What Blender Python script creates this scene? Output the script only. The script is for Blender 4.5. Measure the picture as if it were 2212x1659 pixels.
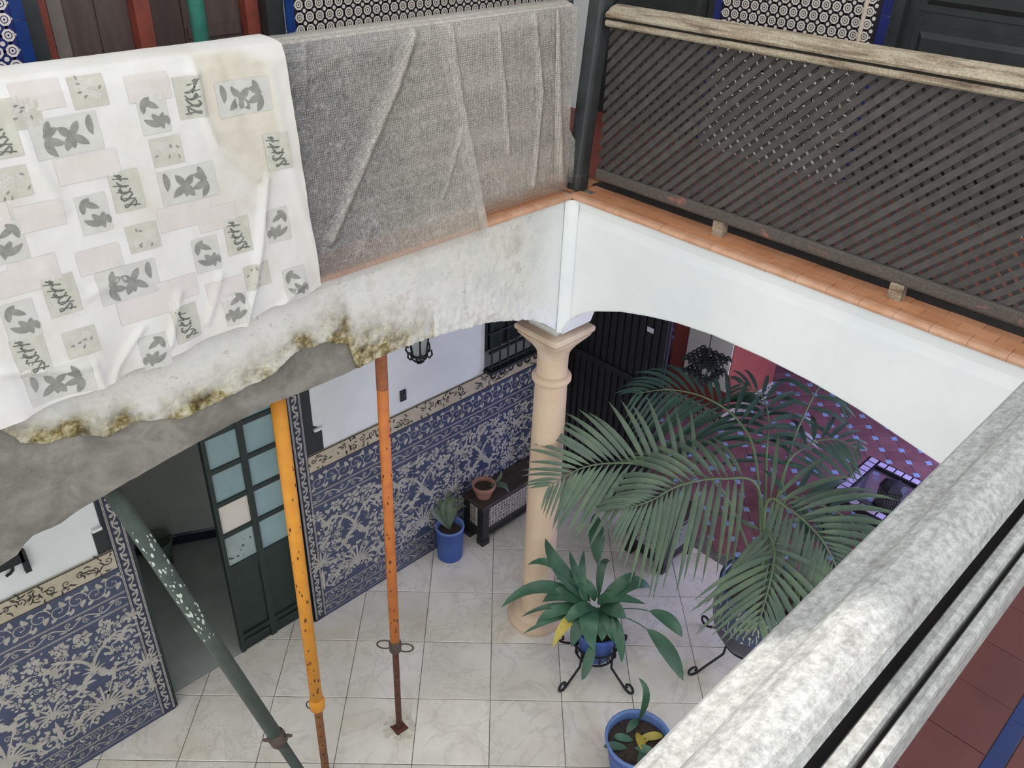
import bpy, math, random
from mathutils import Vector, Matrix, noise
import numpy as np
# ------------------------------------------------------------------ clear
for o in list(bpy.data.objects): bpy.data.objects.remove(o)
SC = bpy.context.scene
COL = SC.collection
# ------------------------------------------------------------------ camera
IW, IH, FPX = 2212.0, 1659.0, 1844.32
CAM = Vector((3.2503, 2.9258, 4.8))
RR = Vector((-0.7172744, 0.6960701, 0.0316828))
UU = Vector((-0.3565282, -0.4056962, 0.8416046))
FF = Vector((-0.5986694, -0.5923656, -0.5391641))
cd = bpy.data.cameras.new('camera'); cam = bpy.data.objects.new('camera', cd); COL.objects.link(cam)
cd.sensor_fit = 'HORIZONTAL'; cd.sensor_width = 36.0; cd.lens = 36.0 * FPX / IW; cd.clip_start = .02
cam.matrix_world = Matrix(((RR.x, UU.x, -FF.x, CAM.x), (RR.y, UU.y, -FF.y, CAM.y), (RR.z, UU.z, -FF.z, CAM.z), (0, 0, 0, 1)))
SC.camera = cam
# ------------------------------------------------------------------ world, sun, exposure
SC.view_settings.view_transform = 'Standard'; SC.view_settings.look = 'None'
SC.view_settings.gamma = 1.0; SC.view_settings.use_curve_mapping = False
SC.view_settings.exposure = -0.28
W = bpy.data.worlds.new('sky'); SC.world = W; W.use_nodes = True
bgn = W.node_tree.nodes['Background']; bgn.inputs[0].default_value = (0.92, 0.96, 1.0, 1); bgn.inputs[1].default_value = 2.6
sd = bpy.data.lights.new('sun', 'SUN'); sd.energy = 7.0; sd.angle = math.radians(.53); sd.color = (1.0, .95, .88)
sun = bpy.data.objects.new('sun', sd); COL.objects.link(sun)
SUNDIR = Vector((1.134, .34, -1.0)).normalized()          # travelling direction of the light
sun.rotation_euler = SUNDIR.to_track_quat('-Z', 'Y').to_euler(); sun.location = (0, 0, 12)

# ------------------------------------------------------------------ pixel helpers
def ray(x, y): return RR * ((x - IW / 2) / FPX) - UU * ((y - IH / 2) / FPX) + FF
def onz(x, y, z): d = ray(x, y); return CAM + d * ((z - CAM.z) / d.z)
def onx(x, y, v): d = ray(x, y); return CAM + d * ((v - CAM.x) / d.x)
def ony(x, y, v): d = ray(x, y); return CAM + d * ((v - CAM.y) / d.y)
def ondepth(x, y, t): return CAM + ray(x, y) * t          # t = depth along the view axis, from a thing's known place
def lerp(a, b, t): return a + (b - a) * t
def srgb(r, g=None, b=None):
    if isinstance(r, str): h = r.lstrip('#'); r, g, b = (int(h[i:i + 2], 16) for i in (0, 2, 4))
    f = lambda c: (c / 12.92 if c <= .04045 else ((c + .055) / 1.055) ** 2.4)
    return (f(r / 255), f(g / 255), f(b / 255), 1)
def interp(pts, x):
    if x <= pts[0][0]: return pts[0][1]
    for (a, b), (c, d) in zip(pts, pts[1:]):
        if x <= c: return b + (d - b) * (x - a) / (c - a) if c > a else d
    return pts[-1][1]

# ------------------------------------------------------------------ materials
MATS = {}
class NT:
    def __init__(s, name):
        s.m = bpy.data.materials.new(name); s.m.use_nodes = True; s.t = s.m.node_tree; s.n = s.t.nodes; s.b = s.n['Principled BSDF']
    def new(s, ty, **k):
        n = s.n.new(ty)
        for a, v in k.items(): setattr(n, a, v)
        return n
    def link(s, a, b): s.t.links.new(a, b)
    def noise(s, vec, scale, detail=6, rough=.6, dist=0):
        n = s.new('ShaderNodeTexNoise'); n.inputs['Scale'].default_value = scale; n.inputs['Detail'].default_value = detail
        n.inputs['Roughness'].default_value = rough; n.inputs['Distortion'].default_value = dist
        if vec: s.link(vec, n.inputs['Vector'])
        return n.outputs['Fac']
    def ramp(s, fac, stops):
        r = s.new('ShaderNodeValToRGB'); e = r.color_ramp.elements
        while len(e) < len(stops): e.new(.5)
        for i, (p, c) in enumerate(stops): e[i].position = p; e[i].color = c
        s.link(fac, r.inputs[0]); return r.outputs[0]
    def mix(s, fac, a, b, mode='MIX'):
        m = s.new('ShaderNodeMix', data_type='RGBA', blend_type=mode)
        for v, i in ((fac, 0), (a, 6), (b, 7)):
            if hasattr(v, 'links') or hasattr(v, 'is_linked'): s.link(v, m.inputs[i])
            else: m.inputs[i].default_value = v
        return m.outputs[2]
    def math(s, op, a, b=0.0):
        m = s.new('ShaderNodeMath', operation=op)
        for v, i in ((a, 0), (b, 1)):
            if hasattr(v, 'is_linked'): s.link(v, m.inputs[i])
            else: m.inputs[i].default_value = v
        return m.outputs[0]
    def bump(s, h, strength, dist=.01):
        b = s.new('ShaderNodeBump'); b.inputs['Strength'].default_value = strength; b.inputs['Distance'].default_value = dist
        s.link(h, b.inputs['Height']); s.link(b.outputs[0], s.b.inputs['Normal'])
    def coord(s, kind='Object'):
        return s.new('ShaderNodeTexCoord').outputs[kind]
    def geo(s): return s.new('ShaderNodeNewGeometry').outputs['Position']
    def scalev(s, v, sc):
        m = s.new('ShaderNodeMapping'); m.inputs['Scale'].default_value = sc; s.link(v, m.inputs['Vector']); return m.outputs[0]
def fin(name, nt, rough=.6, metal=0, spec=None):
    nt.b.inputs['Roughness'].default_value = rough; nt.b.inputs['Metallic'].default_value = metal
    if spec is not None: nt.b.inputs['Specular IOR Level'].default_value = spec
    MATS[name] = nt.m; return nt.m
def pm(name, c1, c2=None, scale=8, rough=.6, bump=.0, bscale=None, metal=0, lo=.35, hi=.65, rnd=0, world=True, stretch=None, spec=None, detail=6):
    """two procedural tones mixed by noise, optional relief and a tint per piece"""
    nt = NT(name); c1 = srgb(c1); c2 = srgb(c2) if c2 else c1
    v = nt.geo() if world else nt.coord()
    if stretch: v = nt.scalev(v, stretch)
    f = nt.noise(v, scale, detail)
    col = nt.ramp(f, [(lo, c1), (hi, c2)])
    if rnd:
        oi = nt.new('ShaderNodeObjectInfo').outputs['Random']
        hs = nt.new('ShaderNodeHueSaturation'); nt.link(col, hs.inputs['Color'])
        nt.link(nt.math('ADD', nt.math('MULTIPLY', oi, rnd), 1 - rnd / 2), hs.inputs['Value']); col = hs.outputs[0]
    nt.link(col, nt.b.inputs['Base Color'])
    if bump: nt.bump(nt.noise(v, bscale or scale * 4, 8), bump)
    return fin(name, nt, rough, metal, spec)

def make_materials():
    # marble of the patio floor
    nt = NT('marble'); v = nt.geo(); oi = nt.new('ShaderNodeObjectInfo').outputs['Random']
    off = nt.new('ShaderNodeVectorMath', operation='MULTIPLY_ADD'); nt.link(oi, off.inputs[0]); off.inputs[1].default_value = (7, 5, 3); nt.link(v, off.inputs[2])
    w = off.outputs[0]
    base = nt.ramp(nt.noise(w, 2.2, 5, .6, .6), [(.3, srgb('#e3dccf')), (.5, srgb('#eee8dd')), (.7, srgb('#e4d9c7'))])
    vein = nt.ramp(nt.noise(w, 1.7, 8, .6, 2.2), [(.47, (0, 0, 0, 1)), (.5, (1, 1, 1, 1)), (.53, (0, 0, 0, 1))])
    col = nt.mix(nt.math('MULTIPLY', vein, .32), base, srgb('#b0aea5'))
    dirt = nt.ramp(nt.noise(v, 2.0, 7, .65), [(.42, (0, 0, 0, 1)), (.72, (1, 1, 1, 1))])
    col = nt.mix(nt.math('MULTIPLY', dirt, .4), col, srgb('#bfb4a0'))
    hs = nt.new('ShaderNodeHueSaturation'); nt.link(col, hs.inputs['Color']); nt.link(nt.math('ADD', nt.math('MULTIPLY', oi, .14), .93), hs.inputs['Value'])
    nt.link(hs.outputs[0], nt.b.inputs['Base Color']); nt.bump(nt.noise(v, 60, 4), .03); fin('marble', nt, .38)
    pm('grout', '#7d7a72', '#5f5c55', 14, .9)
    pm('white_plaster', '#dfe1df', '#d3d6d5', 2.5, .85, .06, 60)
    pm('arch_plaster', '#e6e7e5', '#dadddd', 1.6, .8, .04, 40)
    # left beam: flaking plaster; 'stain' attribute = moss and damp with a shape of its own
    nt = NT('flaking_plaster'); v = nt.geo()
    at = nt.new('ShaderNodeAttribute', attribute_name='stain').outputs['Fac']
    base = nt.ramp(nt.noise(v, 5, 8, .7), [(.35, srgb('#cbc9c2')), (.5, srgb('#d8d4cc')), (.68, srgb('#c2bab0'))])
    crack = nt.ramp(nt.noise(v, 22, 8, .75, 1.2), [(.34, srgb('#a59f92')), (.42, (1, 1, 1, 1))])
    base = nt.mix(.5, base, crack, 'MULTIPLY')
    moss = nt.ramp(nt.noise(v, 26, 8, .7), [(.36, srgb('#3f371a')), (.46, srgb('#766638')), (.56, srgb('#a89d78')), (.68, srgb('#cfc8ae'))])
    col = nt.mix(nt.math('MINIMUM', at, 1), base, moss)
    col = nt.mix(nt.new('ShaderNodeAttribute', attribute_name='fresh').outputs['Fac'], col, srgb('#e0e1df'))
    nt.link(col, nt.b.inputs['Base Color']); nt.bump(nt.noise(v, 34, 9, .7), .55, .012); fin('flaking_plaster', nt, .9)
    nt = NT('bare_mortar'); v = nt.geo()
    col = nt.ramp(nt.noise(v, 4.5, 9, .68, .4), [(.3, srgb('#55524a')), (.48, srgb('#736f65')), (.62, srgb('#8b867a')), (.75, srgb('#5f5b51'))])
    nt.link(col, nt.b.inputs['Base Color']); nt.bump(nt.noise(v, 18, 9, .7), .4, .012); fin('bare_mortar', nt, .92)
    pm('terracotta', '#bd8560', '#b2764f', 9, .62, .12, 50, rnd=.14)
    pm('terracotta_nose', '#cba083', '#bd8a68', 14, .6, .12, 50, rnd=.08)
    pm('column_stone', '#d8bfa4', '#cbb096', 3.5, .6, .06, 50)
    pm('capital_stone', '#d5c0ab', '#c3a990', 7, .7, .15, 40)
    # weathered pale paint on the hand rails, grain running along the rail
    def wood(name, stretch, a, b, c, d):
        nt = NT(name); v = nt.scalev(nt.geo(), stretch)
        g = nt.noise(v, 9, 9, .72, .5)
        col = nt.ramp(g, [(.33, srgb(d)), (.42, srgb(c)), (.54, srgb(a)), (.75, srgb(b))])
        fine = nt.noise(nt.geo(), 110, 6, .75)
        col = nt.mix(.55, col, nt.ramp(fine, [(.36, srgb('#7c7a78')), (.5, srgb('#d4d2ce')), (.6, (1, 1, 1, 1))]), 'MULTIPLY')
        nt.link(col, nt.b.inputs['Base Color']); nt.bump(nt.noise(v, 26, 9, .75), .45, .006); fin(name, nt, .75)
    wood('weathered_rail_x', (1.6, 4, 4), '#a8a8a5', '#b2b2b0', '#a09f9d', '#8c8984')
    wood('weathered_rail_y', (3, .35, 3), '#b3a68f', '#cabfa9', '#8d7a64', '#4a4037')
    wood('peeling_rail', (2, .5, 2), '#5a524b', '#6d645b', '#5f574f', '#a8695c')
    pm('lattice_wood', '#4a4642', '#3d3733', 20, .6, .2, 90, rnd=.35)
    pm('dark_post', '#3c3e3f', '#2e2e2f', 12, .5, .1, 60)
    pm('gap_shade', '#2b2523', '#1f1a19', 12, .8)  # near-black that stands for shade in the rail gaps and behind the ledge
    # printed cotton sheet
    nt = NT('cloth'); v = nt.geo()
    col = nt.ramp(nt.noise(v, 3.2, 5), [(.35, srgb('#d2cecb')), (.55, srgb('#cac6c0')), (.75, srgb('#bfb5a6'))])
    wv = nt.noise(nt.scalev(v, (1, 1, 1)), 260, 2)
    col = nt.mix(nt.new('ShaderNodeAttribute', attribute_name='discolour').outputs['Fac'], col, nt.ramp(nt.noise(v, 9, 6), [(.35, srgb('#b3a992')), (.6, srgb('#c9bfad'))])); nt.link(col, nt.b.inputs['Base Color']); nt.bump(wv, .12, .002)
    nt.b.inputs['Sheen Weight'].default_value = .15; fin('cloth', nt, .9)
    pm('print_grey', '#8c8a83', '#797770', 40, .9); pm('print_pale', '#c0bdb6', '#b7b3ac', 20, .9); pm('print_pink', '#c8c0ba', '#c2b9b2', 12, .9)
    pm('print_dark', '#6a6d65', '#565950', 40, .9); pm('print_olive', '#bab7ab', '#aeab9e', 25, .9)
    pm('cloth_stain', '#c2bba9', '#b0a793', 10, .9)
    # bubble wrap: thin film with rows of bubbles; its tone holds dust and painted highlights
    nt = NT('bubble_wrap'); v = nt.geo()
    vo = nt.new('ShaderNodeTexVoronoi'); vo.inputs['Scale'].default_value = 105; vo.inputs['Randomness'].default_value = .3; nt.link(v, vo.inputs['Vector'])
    dome = nt.ramp(vo.outputs['Distance'], [(.12, (1, 1, 1, 1)), (.6, (0, 0, 0, 1))])
    speck = nt.noise(v, 55, 8, .75); blot = nt.noise(v, 7, 6, .6)
    at = nt.new('ShaderNodeAttribute', attribute_name='dust_shine').outputs['Fac']; clr = nt.new('ShaderNodeAttribute', attribute_name='clear').outputs['Fac']
    f = nt.math('ADD', nt.math('ADD', nt.math('MULTIPLY', speck, .75), nt.math('MULTIPLY', blot, .35)), nt.math('ADD', nt.math('MULTIPLY', at, .75), nt.math('MULTIPLY', dome, .22)))  # bubble domes lightened in the colour, like small highlights
    nt.link(nt.ramp(nt.math('MULTIPLY', f, .6), [(.3, srgb('#5f5e61')), (.44, srgb('#94908c')), (.6, srgb('#c2baae')), (.85, srgb('#ded4c5'))]), nt.b.inputs['Base Color'])
    bp = nt.new('ShaderNodeBump'); bp.inputs['Strength'].default_value = 1.0; bp.inputs['Distance'].default_value = .004
    nt.link(dome, bp.inputs['Height']); nt.link(bp.outputs[0], nt.b.inputs['Normal']); nt.link(bp.outputs[0], nt.b.inputs['Coat Normal'])
    al = nt.math('SUBTRACT', nt.math('ADD', .46, nt.math('MULTIPLY', speck, .42)), nt.math('ADD', nt.math('MULTIPLY', dome, .15), nt.math('MULTIPLY', clr, .45)))
    nt.link(nt.math('MINIMUM', nt.math('MAXIMUM', al, .2), .96), nt.b.inputs['Alpha'])
    nt.b.inputs['Coat Weight'].default_value = 1.0; nt.b.inputs['Coat Roughness'].default_value = .06
    fin('bubble_wrap', nt, .2)
    # glazed tile colours of the dado
    def glaze(name, a, b, sc=20, rough=.28):
        nt = NT(name); v = nt.geo(); nt.link(nt.ramp(nt.noise(v, sc, 5), [(.35, srgb(a)), (.65, srgb(b))]), nt.b.inputs['Base Color'])
        nt.bump(nt.noise(v, 40, 3), .04, .003); fin(name, nt, rough)
    glaze('glaze_blue', '#454d66', '#383f56', 9); glaze('glaze_navy', '#2a2f45', '#23283c', 9)
    glaze('glaze_white', '#b0aca3', '#9d998f', 14); glaze('glaze_cream', '#bcb29d', '#aa9e87', 7); glaze('glaze_dark', '#33302d', '#26231f', 14)
    glaze('upper_white', '#e2dbcf', '#d6cec1', 30); glaze('upper_dark', '#2c2a33', '#211f27', 20); glaze('upper_blue', '#22407f', '#1b356c', 6, .2)
    glaze('upper_indigo', '#2c3470', '#252c60', 8, .2)
    pm('black_paint', '#22282a', '#1b2022', 10, .5)
    pm('green_black', '#20302c', '#1a2724', 10, .45, .04)
    pm('door_glass', '#8ea6a8', '#829a9c', 4, .35); pm('door_card', '#d9d2c6', '#cfc7b9', 4, .7); pm('door_glass_worn', '#9fadaa', '#8a9996', 6, .45)
    pm('grey_wall', '#cfd0cc', '#c2c3bf', 2, .85); pm('dark_floor', '#b4bab4', '#a3aaa4', 3, .5)
    pm('iron', '#23252a', '#191a1d', 30, .55, .15, 90, metal=.3)
    pm('prop_orange', '#c8762f', '#b8652a', 12, .55, .15, 60); pm('prop_rusty_top', '#9a5a33', '#7d472c', 30, .75, .25, 70); pm('prop_rust', '#6b3f2b', '#4c2d22', 25, .85, .3, 80)
    pm('prop_yellow', '#d99224', '#cf8620', 12, .55, .15, 60); pm('prop_brown', '#8a5a34', '#6e4529', 25, .8, .3, 80)
    pm('prop_green', '#434f46', '#38423b', 12, .6, .2, 60, lo=.4, hi=.6); pm('prop_green_low', '#3d463f', '#323a35', 25, .7, .2, 60)
    pm('prop_collar', '#574a40', '#453a33', 30, .8, .3, 80); pm('hole', '#15110f', '#15110f', 5, .9); pm('mortar_splash', '#cfc6b4', '#d9d4c8', 40, .9, .4, 120)
    pm('bucket_grey', '#8b9a8f', '#7b8a80', 8, .6)
    pm('splash_white', '#c8d0c4', '#b5bdb0', 40, .9, .4, 120)
    pm('pot_blue', '#3d5ea8', '#35539a', 9, .45, .08, 40); pm('pot_blue_rim', '#6b86b8', '#5a77ad', 9, .5)
    pm('terracotta_pot', '#a97c6a', '#96695a', 12, .8, .15, 60); pm('soil', '#4c4034', '#332a22', 40, .95, .6, 90)
    pm('chest_wood', '#29292b', '#1e1e20', 16, .5, .12, 60); pm('chest_top', '#4a3f38', '#352d29', 14, .55, .1, 60, stretch=(.3, 3, 1))
    pm('panel_white', '#c3bdb2', '#b3aca0', 30, .4); pm('panel_red', '#4c3a35', '#3c2d2a', 30, .5); pm('panel_teal', '#4a5d66', '#3b4c55', 30, .4)
    pm('glazed_pot', '#3f4a63', '#343d55', 14, .3); pm('glazed_pot_light', '#b9b683', '#8fa0b0', 40, .35); pm('pot_base_dark', '#3b3a4c', '#2f2e3e', 8, .4)
    def leafm(name, a, b, c, sc=6):
        nt = NT(name); v = nt.coord(); oi = nt.new('ShaderNodeObjectInfo').outputs['Random']
        col = nt.ramp(nt.noise(nt.geo(), sc, 4), [(.3, srgb(a)), (.5, srgb(b)), (.7, srgb(c))])
        hs = nt.new('ShaderNodeHueSaturation'); nt.link(col, hs.inputs['Color']); nt.link(nt.math('ADD', nt.math('MULTIPLY', oi, .3), .85), hs.inputs['Value'])
        nt.link(hs.outputs[0], nt.b.inputs['Base Color']); fin(name, nt, .42)
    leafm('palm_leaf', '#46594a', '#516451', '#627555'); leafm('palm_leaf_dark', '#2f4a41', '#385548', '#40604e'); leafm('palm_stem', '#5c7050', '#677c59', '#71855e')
    leafm('broad_leaf', '#2d4f3c', '#375c45', '#44694f'); leafm('broad_leaf_yellow', '#a5963c', '#b3a13f', '#94823a'); leafm('small_leaf', '#4c5b48', '#556550', '#616f5c')
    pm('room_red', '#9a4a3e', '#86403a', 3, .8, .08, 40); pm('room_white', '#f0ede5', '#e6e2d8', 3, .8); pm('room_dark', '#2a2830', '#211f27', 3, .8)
    pm('room_tile', '#8f6266', '#7d5458', 6, .3, rnd=.15); pm('room_insert', '#9cb3d6', '#8da6cc', 12, .25)
    pm('brown_door', '#5a4a44', '#4a3d39', 7, .6, .1, 60, stretch=(4, 4, .5)); pm('grey_board', '#7a7068', '#6a615a', 9, .6, .1, 60); pm('red_wood', '#8a4232', '#74362d', 8, .6, .1, 50)
    pm('teal_paint', '#3f8a78', '#36786a', 10, .5, .1, 50); pm('dark_wood', '#2d3232', '#242828', 10, .5, .08, 50); pm('conduit_white', '#cdbfae', '#c4b5a3', 12, .6)
    pm('red_floor', '#663836', '#5a302f', 5, .5, .08, 40, rnd=.12); pm('blue_strip', '#25376e', '#1f3062', 7, .35)
    pm('gallery_floor', '#8a4638', '#6f3a30', 5, .55); pm('slab', '#cfcfc9', '#c2c2bc', 3, .9); pm('roof_white', '#e2e0da', '#d8d6cf', 3, .9)
    pm('table_wood', '#1e1d24', '#17161c', 10, .4); pm('mosaic_pale', '#c9b9dc', '#bbaed2', 20, .35); pm('basket_dark', '#25242b', '#1b1a20', 30, .6, .2, 90); pm('basket_light', '#5c5a63', '#4a4852', 30, .6)
    nt = NT('pane_glass'); nt.b.inputs['Base Color'].default_value = (.5, .55, .7, 1); nt.b.inputs['Transmission Weight'].default_value = .9; nt.b.inputs['Alpha'].default_value = .45; fin('pane_glass', nt, .08)
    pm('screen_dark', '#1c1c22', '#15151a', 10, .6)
    pm('card', '#d5d3e0', '#cfcddc', 5, .8)
    nt = NT('lamp_glow'); nt.b.inputs['Emission Color'].default_value = (.32, .42, 1, 1); nt.b.inputs['Emission Strength'].default_value = 30; fin('lamp_glow', nt, .5)
    nt = NT('fill_glow'); nt.b.inputs['Emission Color'].default_value = (.8, .78, 1, 1); nt.b.inputs['Emission Strength'].default_value = 8; fin('fill_glow', nt, .5)
    nt = NT('lantern_glass'); nt.b.inputs['Base Color'].default_value = (.42, .45, .46, 1); nt.b.inputs['Alpha'].default_value = .7; fin('lantern_glass', nt, .2)
make_materials()

# ------------------------------------------------------------------ mesh builder
class MB:
    def __init__(s): s.v = []; s.f = []; s.mi = []; s.cur = 0
    def vert(s, p): s.v.append(tuple(p)); return len(s.v) - 1
    def face(s, ids): s.f.append(tuple(ids)); s.mi.append(s.cur)
    def quadgrid(s, rows):
        """rows of equal-length point lists -> surface"""
        ids = [[s.vert(p) for p in r] for r in rows]
        for a, b in zip(ids, ids[1:]):
            for i in range(len(a) - 1): s.face((a[i], a[i + 1], b[i + 1], b[i]))
        return ids
    def box(s, x0, y0, z0, x1, y1, z1):
        i = len(s.v); s.v += [(x0, y0, z0), (x1, y0, z0), (x1, y1, z0), (x0, y1, z0), (x0, y0, z1), (x1, y0, z1), (x1, y1, z1), (x0, y1, z1)]
        for q in ((0, 3, 2, 1), (4, 5, 6, 7), (0, 1, 5, 4), (1, 2, 6, 5), (2, 3, 7, 6), (3, 0, 4, 7)): s.face([i + k for k in q])
        return s
    def bbox(s, x0, y0, z0, x1, y1, z1, b=.003):
        """box with chamfered upper edges"""
        r = [(x0, y0, z0, x1, y1), (x0, y0, z1 - b, x1, y1), (x0 + b, y0 + b, z1, x1 - b, y1 - b)]
        L = []
        for (a, c, z, d, e), zz in zip([(q[0], q[1], q[2], q[3], q[4]) for q in r], r):
            L.append([s.vert(p) for p in ((a, c, z), (d, c, z), (d, e, z), (a, e, z))])
        s.face(L[0][::-1]); s.face(L[2])
        for A, B in zip(L, L[1:]):
            for i in range(4): s.face((A[i], A[(i + 1) % 4], B[(i + 1) % 4], B[i]))
        return s
    def ring(s, c, ax, r, n, ref=None, ry=None):
        ax = Vector(ax).normalized(); a = ax.orthogonal().normalized() if ref is None else (ref - ax * ref.dot(ax)).normalized(); b = ax.cross(a)
        return [s.vert(Vector(c) + a * (r * math.cos(2 * math.pi * k / n)) + b * ((ry or r) * math.sin(2 * math.pi * k / n))) for k in range(n)]
    def tube(s, pts, r, n=8, cap=True, closed=False):
        pts = [Vector(p) for p in pts]; m = len(pts); rs = r if isinstance(r, (list, tuple)) else [r] * m
        ref = None; R = []
        for i, p in enumerate(pts):
            if closed: t = pts[(i + 1) % m] - pts[i - 1]
            else: t = pts[min(i + 1, m - 1)] - pts[max(i - 1, 0)]
            if ref is None: ref = t.normalized().orthogonal()
            ref = (ref - t.normalized() * ref.dot(t.normalized()))
            ref = ref.normalized() if ref.length > 1e-6 else t.orthogonal().normalized()
            R.append(s.ring(p, t, rs[i], n, ref))
        for A, B in zip(R, R[1:] + ([R[0]] if closed else [])):
            for k in range(n): s.face((A[k], A[(k + 1) % n], B[(k + 1) % n], B[k]))
        if cap and not closed: s.face(R[0][::-1]); s.face(R[-1])
        return s
    def lathe(s, c, prof, n=24, cap=True):
        R = [[s.vert((c[0] + r * math.cos(2 * math.pi * k / n), c[1] + r * math.sin(2 * math.pi * k / n), c[2] + z)) for k in range(n)] for r, z in prof]
        for A, B in zip(R, R[1:]):
            for k in range(n): s.face((A[k], A[(k + 1) % n], B[(k + 1) % n], B[k]))
        if cap: s.face(R[0][::-1]); s.face(R[-1])
        return s
    def prism(s, poly, ext):
        """poly: 3D points, ext: extrusion vector"""
        e = Vector(ext); a = [s.vert(p) for p in poly]; b = [s.vert(Vector(p) + e) for p in poly]; n = len(poly)
        s.face(a[::-1]); s.face(b)
        for i in range(n): s.face((a[i], a[(i + 1) % n], b[(i + 1) % n], b[i]))
        return s
    def mesh(s, name, mats, smooth=False):
        me = bpy.data.meshes.new(name); me.from_pydata(s.v, [], s.f)
        for m in (mats if isinstance(mats, (list, tuple)) else [mats]): me.materials.append(MATS[m])
        if any(s.mi): me.polygons.foreach_set('material_index', s.mi)
        if smooth: me.polygons.foreach_set('use_smooth', [True] * len(me.polygons))
        me.validate(); me.update(); return me
    def build(s, name, mats, parent=None, smooth=False, **k):
        me = s.mesh(name, mats, smooth)
        if k.pop('fix', True):
            import bmesh
            bm = bmesh.new(); bm.from_mesh(me); bmesh.ops.recalc_face_normals(bm, faces=bm.faces); bm.to_mesh(me); bm.free()
        return link(name, me, parent, **k)
def link(name, me, parent=None, label=None, cat=None, group=None, kind=None, loc=None, rot=None):
    o = bpy.data.objects.new(name, me); COL.objects.link(o)
    if parent is not None: o.parent = parent
    if loc is not None: o.location = loc
    if rot is not None: o.rotation_euler = rot
    return tag(o, label, cat, group, kind)
def tag(o, label=None, cat=None, group=None, kind=None):
    if label: o['label'] = label
    if cat: o['category'] = cat
    if group: o['group'] = group
    if kind: o['kind'] = kind
    return o
def empty(name, loc, label, cat, group=None):
    o = bpy.data.objects.new(name, None); COL.objects.link(o); o.location = loc; o.empty_display_size = .1
    return tag(o, label, cat, group)
class Local:
    """parts given in world coordinates, parented to an Empty at loc"""
    def __init__(s, o): s.o = o
def wpart(mb, name, mats, par, smooth=False, **k):
    """build a part in world coordinates under an Empty standing at par.location (no rotation)"""
    l = par.location
    p = par
    while p.parent is not None: p = p.parent; l = l + p.location
    mb.v = [(a - l.x, b - l.y, c - l.z) for a, b, c in mb.v]
    return mb.build(name, mats, par, smooth, **k)
R1 = random.Random(7)
def nz(x, y, z=0.0): return noise.noise(Vector((x, y, z)))
def fbm(x, y, z=0.0, o=4):
    a, s_, t = 1, 0, 0
    for i in range(o): t += a * noise.noise(Vector((x, y, z)) * 2 ** i); s_ += a; a *= .5
    return t / s_

# ================================================================== SETTING
ZL, ZN = 3.285, 3.255            # top of the terracotta ledge, underside of its nosing
BX, BY = .08, .17                # patio faces of the right and the left arcade beam
AX, AY = -.16, -.10              # their backs
WY = -1.0                        # tiled face of the left ground-floor wall
# ---- patio floor: marble slabs laid diagonally
fl = MB().box(-1.5, -1.12, -.08, 4.6, 3.6, -.004).build('floor', 'grout', kind='structure', label='pale marble slab floor of the patio')
TS, TG, TO = .47334, 2.375166, Vector((.064166, -.350829))
gx = Vector((math.cos(TG), math.sin(TG))); gy = Vector((-math.sin(TG), math.cos(TG)))
def clip_poly(poly, ax, v, keep_greater):
    out = []
    for a, b in zip(poly, poly[1:] + poly[:1]):
        ia, ib = (a[ax] >= v) == keep_greater, (b[ax] >= v) == keep_greater
        if ia: out.append(a)
        if ia != ib:
            t = (v - a[ax]) / (b[ax] - a[ax]); out.append(a.lerp(b, t))
    return out
def slab(poly, z0, z1, b=.004):
    m = MB(); c = sum((Vector(p) for p in poly), Vector((0, 0))) / len(poly)
    top = [c + (Vector(p) - c) * (1 - b / max((Vector(p) - c).length, .02)) for p in poly]
    A = [m.vert((p[0], p[1], z0)) for p in poly]; B = [m.vert((p[0], p[1], z1 - .003)) for p in poly]; T = [m.vert((p.x, p.y, z1)) for p in top]
    m.face(T); m.face(A[::-1])
    for P, Q in ((A, B), (B, T)):
        for i in range(len(poly)): m.face((P[i], P[(i + 1) % len(poly)], Q[(i + 1) % len(poly)], Q[i]))
    return m
g2 = .0022
sq = [(gx * (TS * .5 - g2) * a + gy * (TS * .5 - g2) * b) for a, b in ((-1, -1), (1, -1), (1, 1), (-1, 1))]
full = slab(sq, -.03, 0).mesh('tile', 'marble')
for u in range(-10, 12):
    for v in range(-9, 9):
        c = TO + gx * (TS * (u + .5)) - gy * (TS * (v + .5))
        poly = [c + q for q in sq]
        if max(p.x for p in poly) < -1.45 or min(p.x for p in poly) > 4.2 or max(p.y for p in poly) < -1.1 or min(p.y for p in poly) > 3.0: continue
        q = poly
        for ax, lim, g in ((0, -1.48, True), (1, -1.115, True)): q = clip_poly(q, ax, lim, g) if q else q
        if len(q) < 3: continue
        dz = R1.uniform(-.0012, .0012)
        if len(q) == 4 and all((a - b).length < 1e-6 for a, b in zip(q, poly)): link('tile', full, fl, loc=(c.x, c.y, dz))
        else: slab(q, -.03, 0).build('tile', 'marble', fl)
# ---- walls and slabs
wl = MB()
wl.box(2.249, -1.25, 0, 4.4, -1.012, 3.12); wl.box(1.196, -1.25, 2.35, 2.249, -1.012, 3.12); wl.box(-.43, -1.25, 0, 1.196, -1.012, 3.12)
wl.box(-.98, -1.25, 0, -.43, -1.012, 1.47); wl.box(-.98, -1.25, 2.5, -.43, -1.012, 3.12); wl.box(-1.3, -1.25, 0, -.98, -1.012, 3.12)
wall_left = wl.build('wall_left', 'white_plaster', kind='structure', label='white plaster wall above the blue tiled dado')
MB().box(-1.5, -1.25, 3.12, 4.4, AY, 3.25).build('ceiling', 'slab', kind='structure', label='underside of the gallery over the left arcade')
MB().box(-1.5, AY, 3.12, AX, 4.4, 3.25).build('ceiling', 'slab', kind='structure', label='underside of the gallery over the right arcade')
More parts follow.
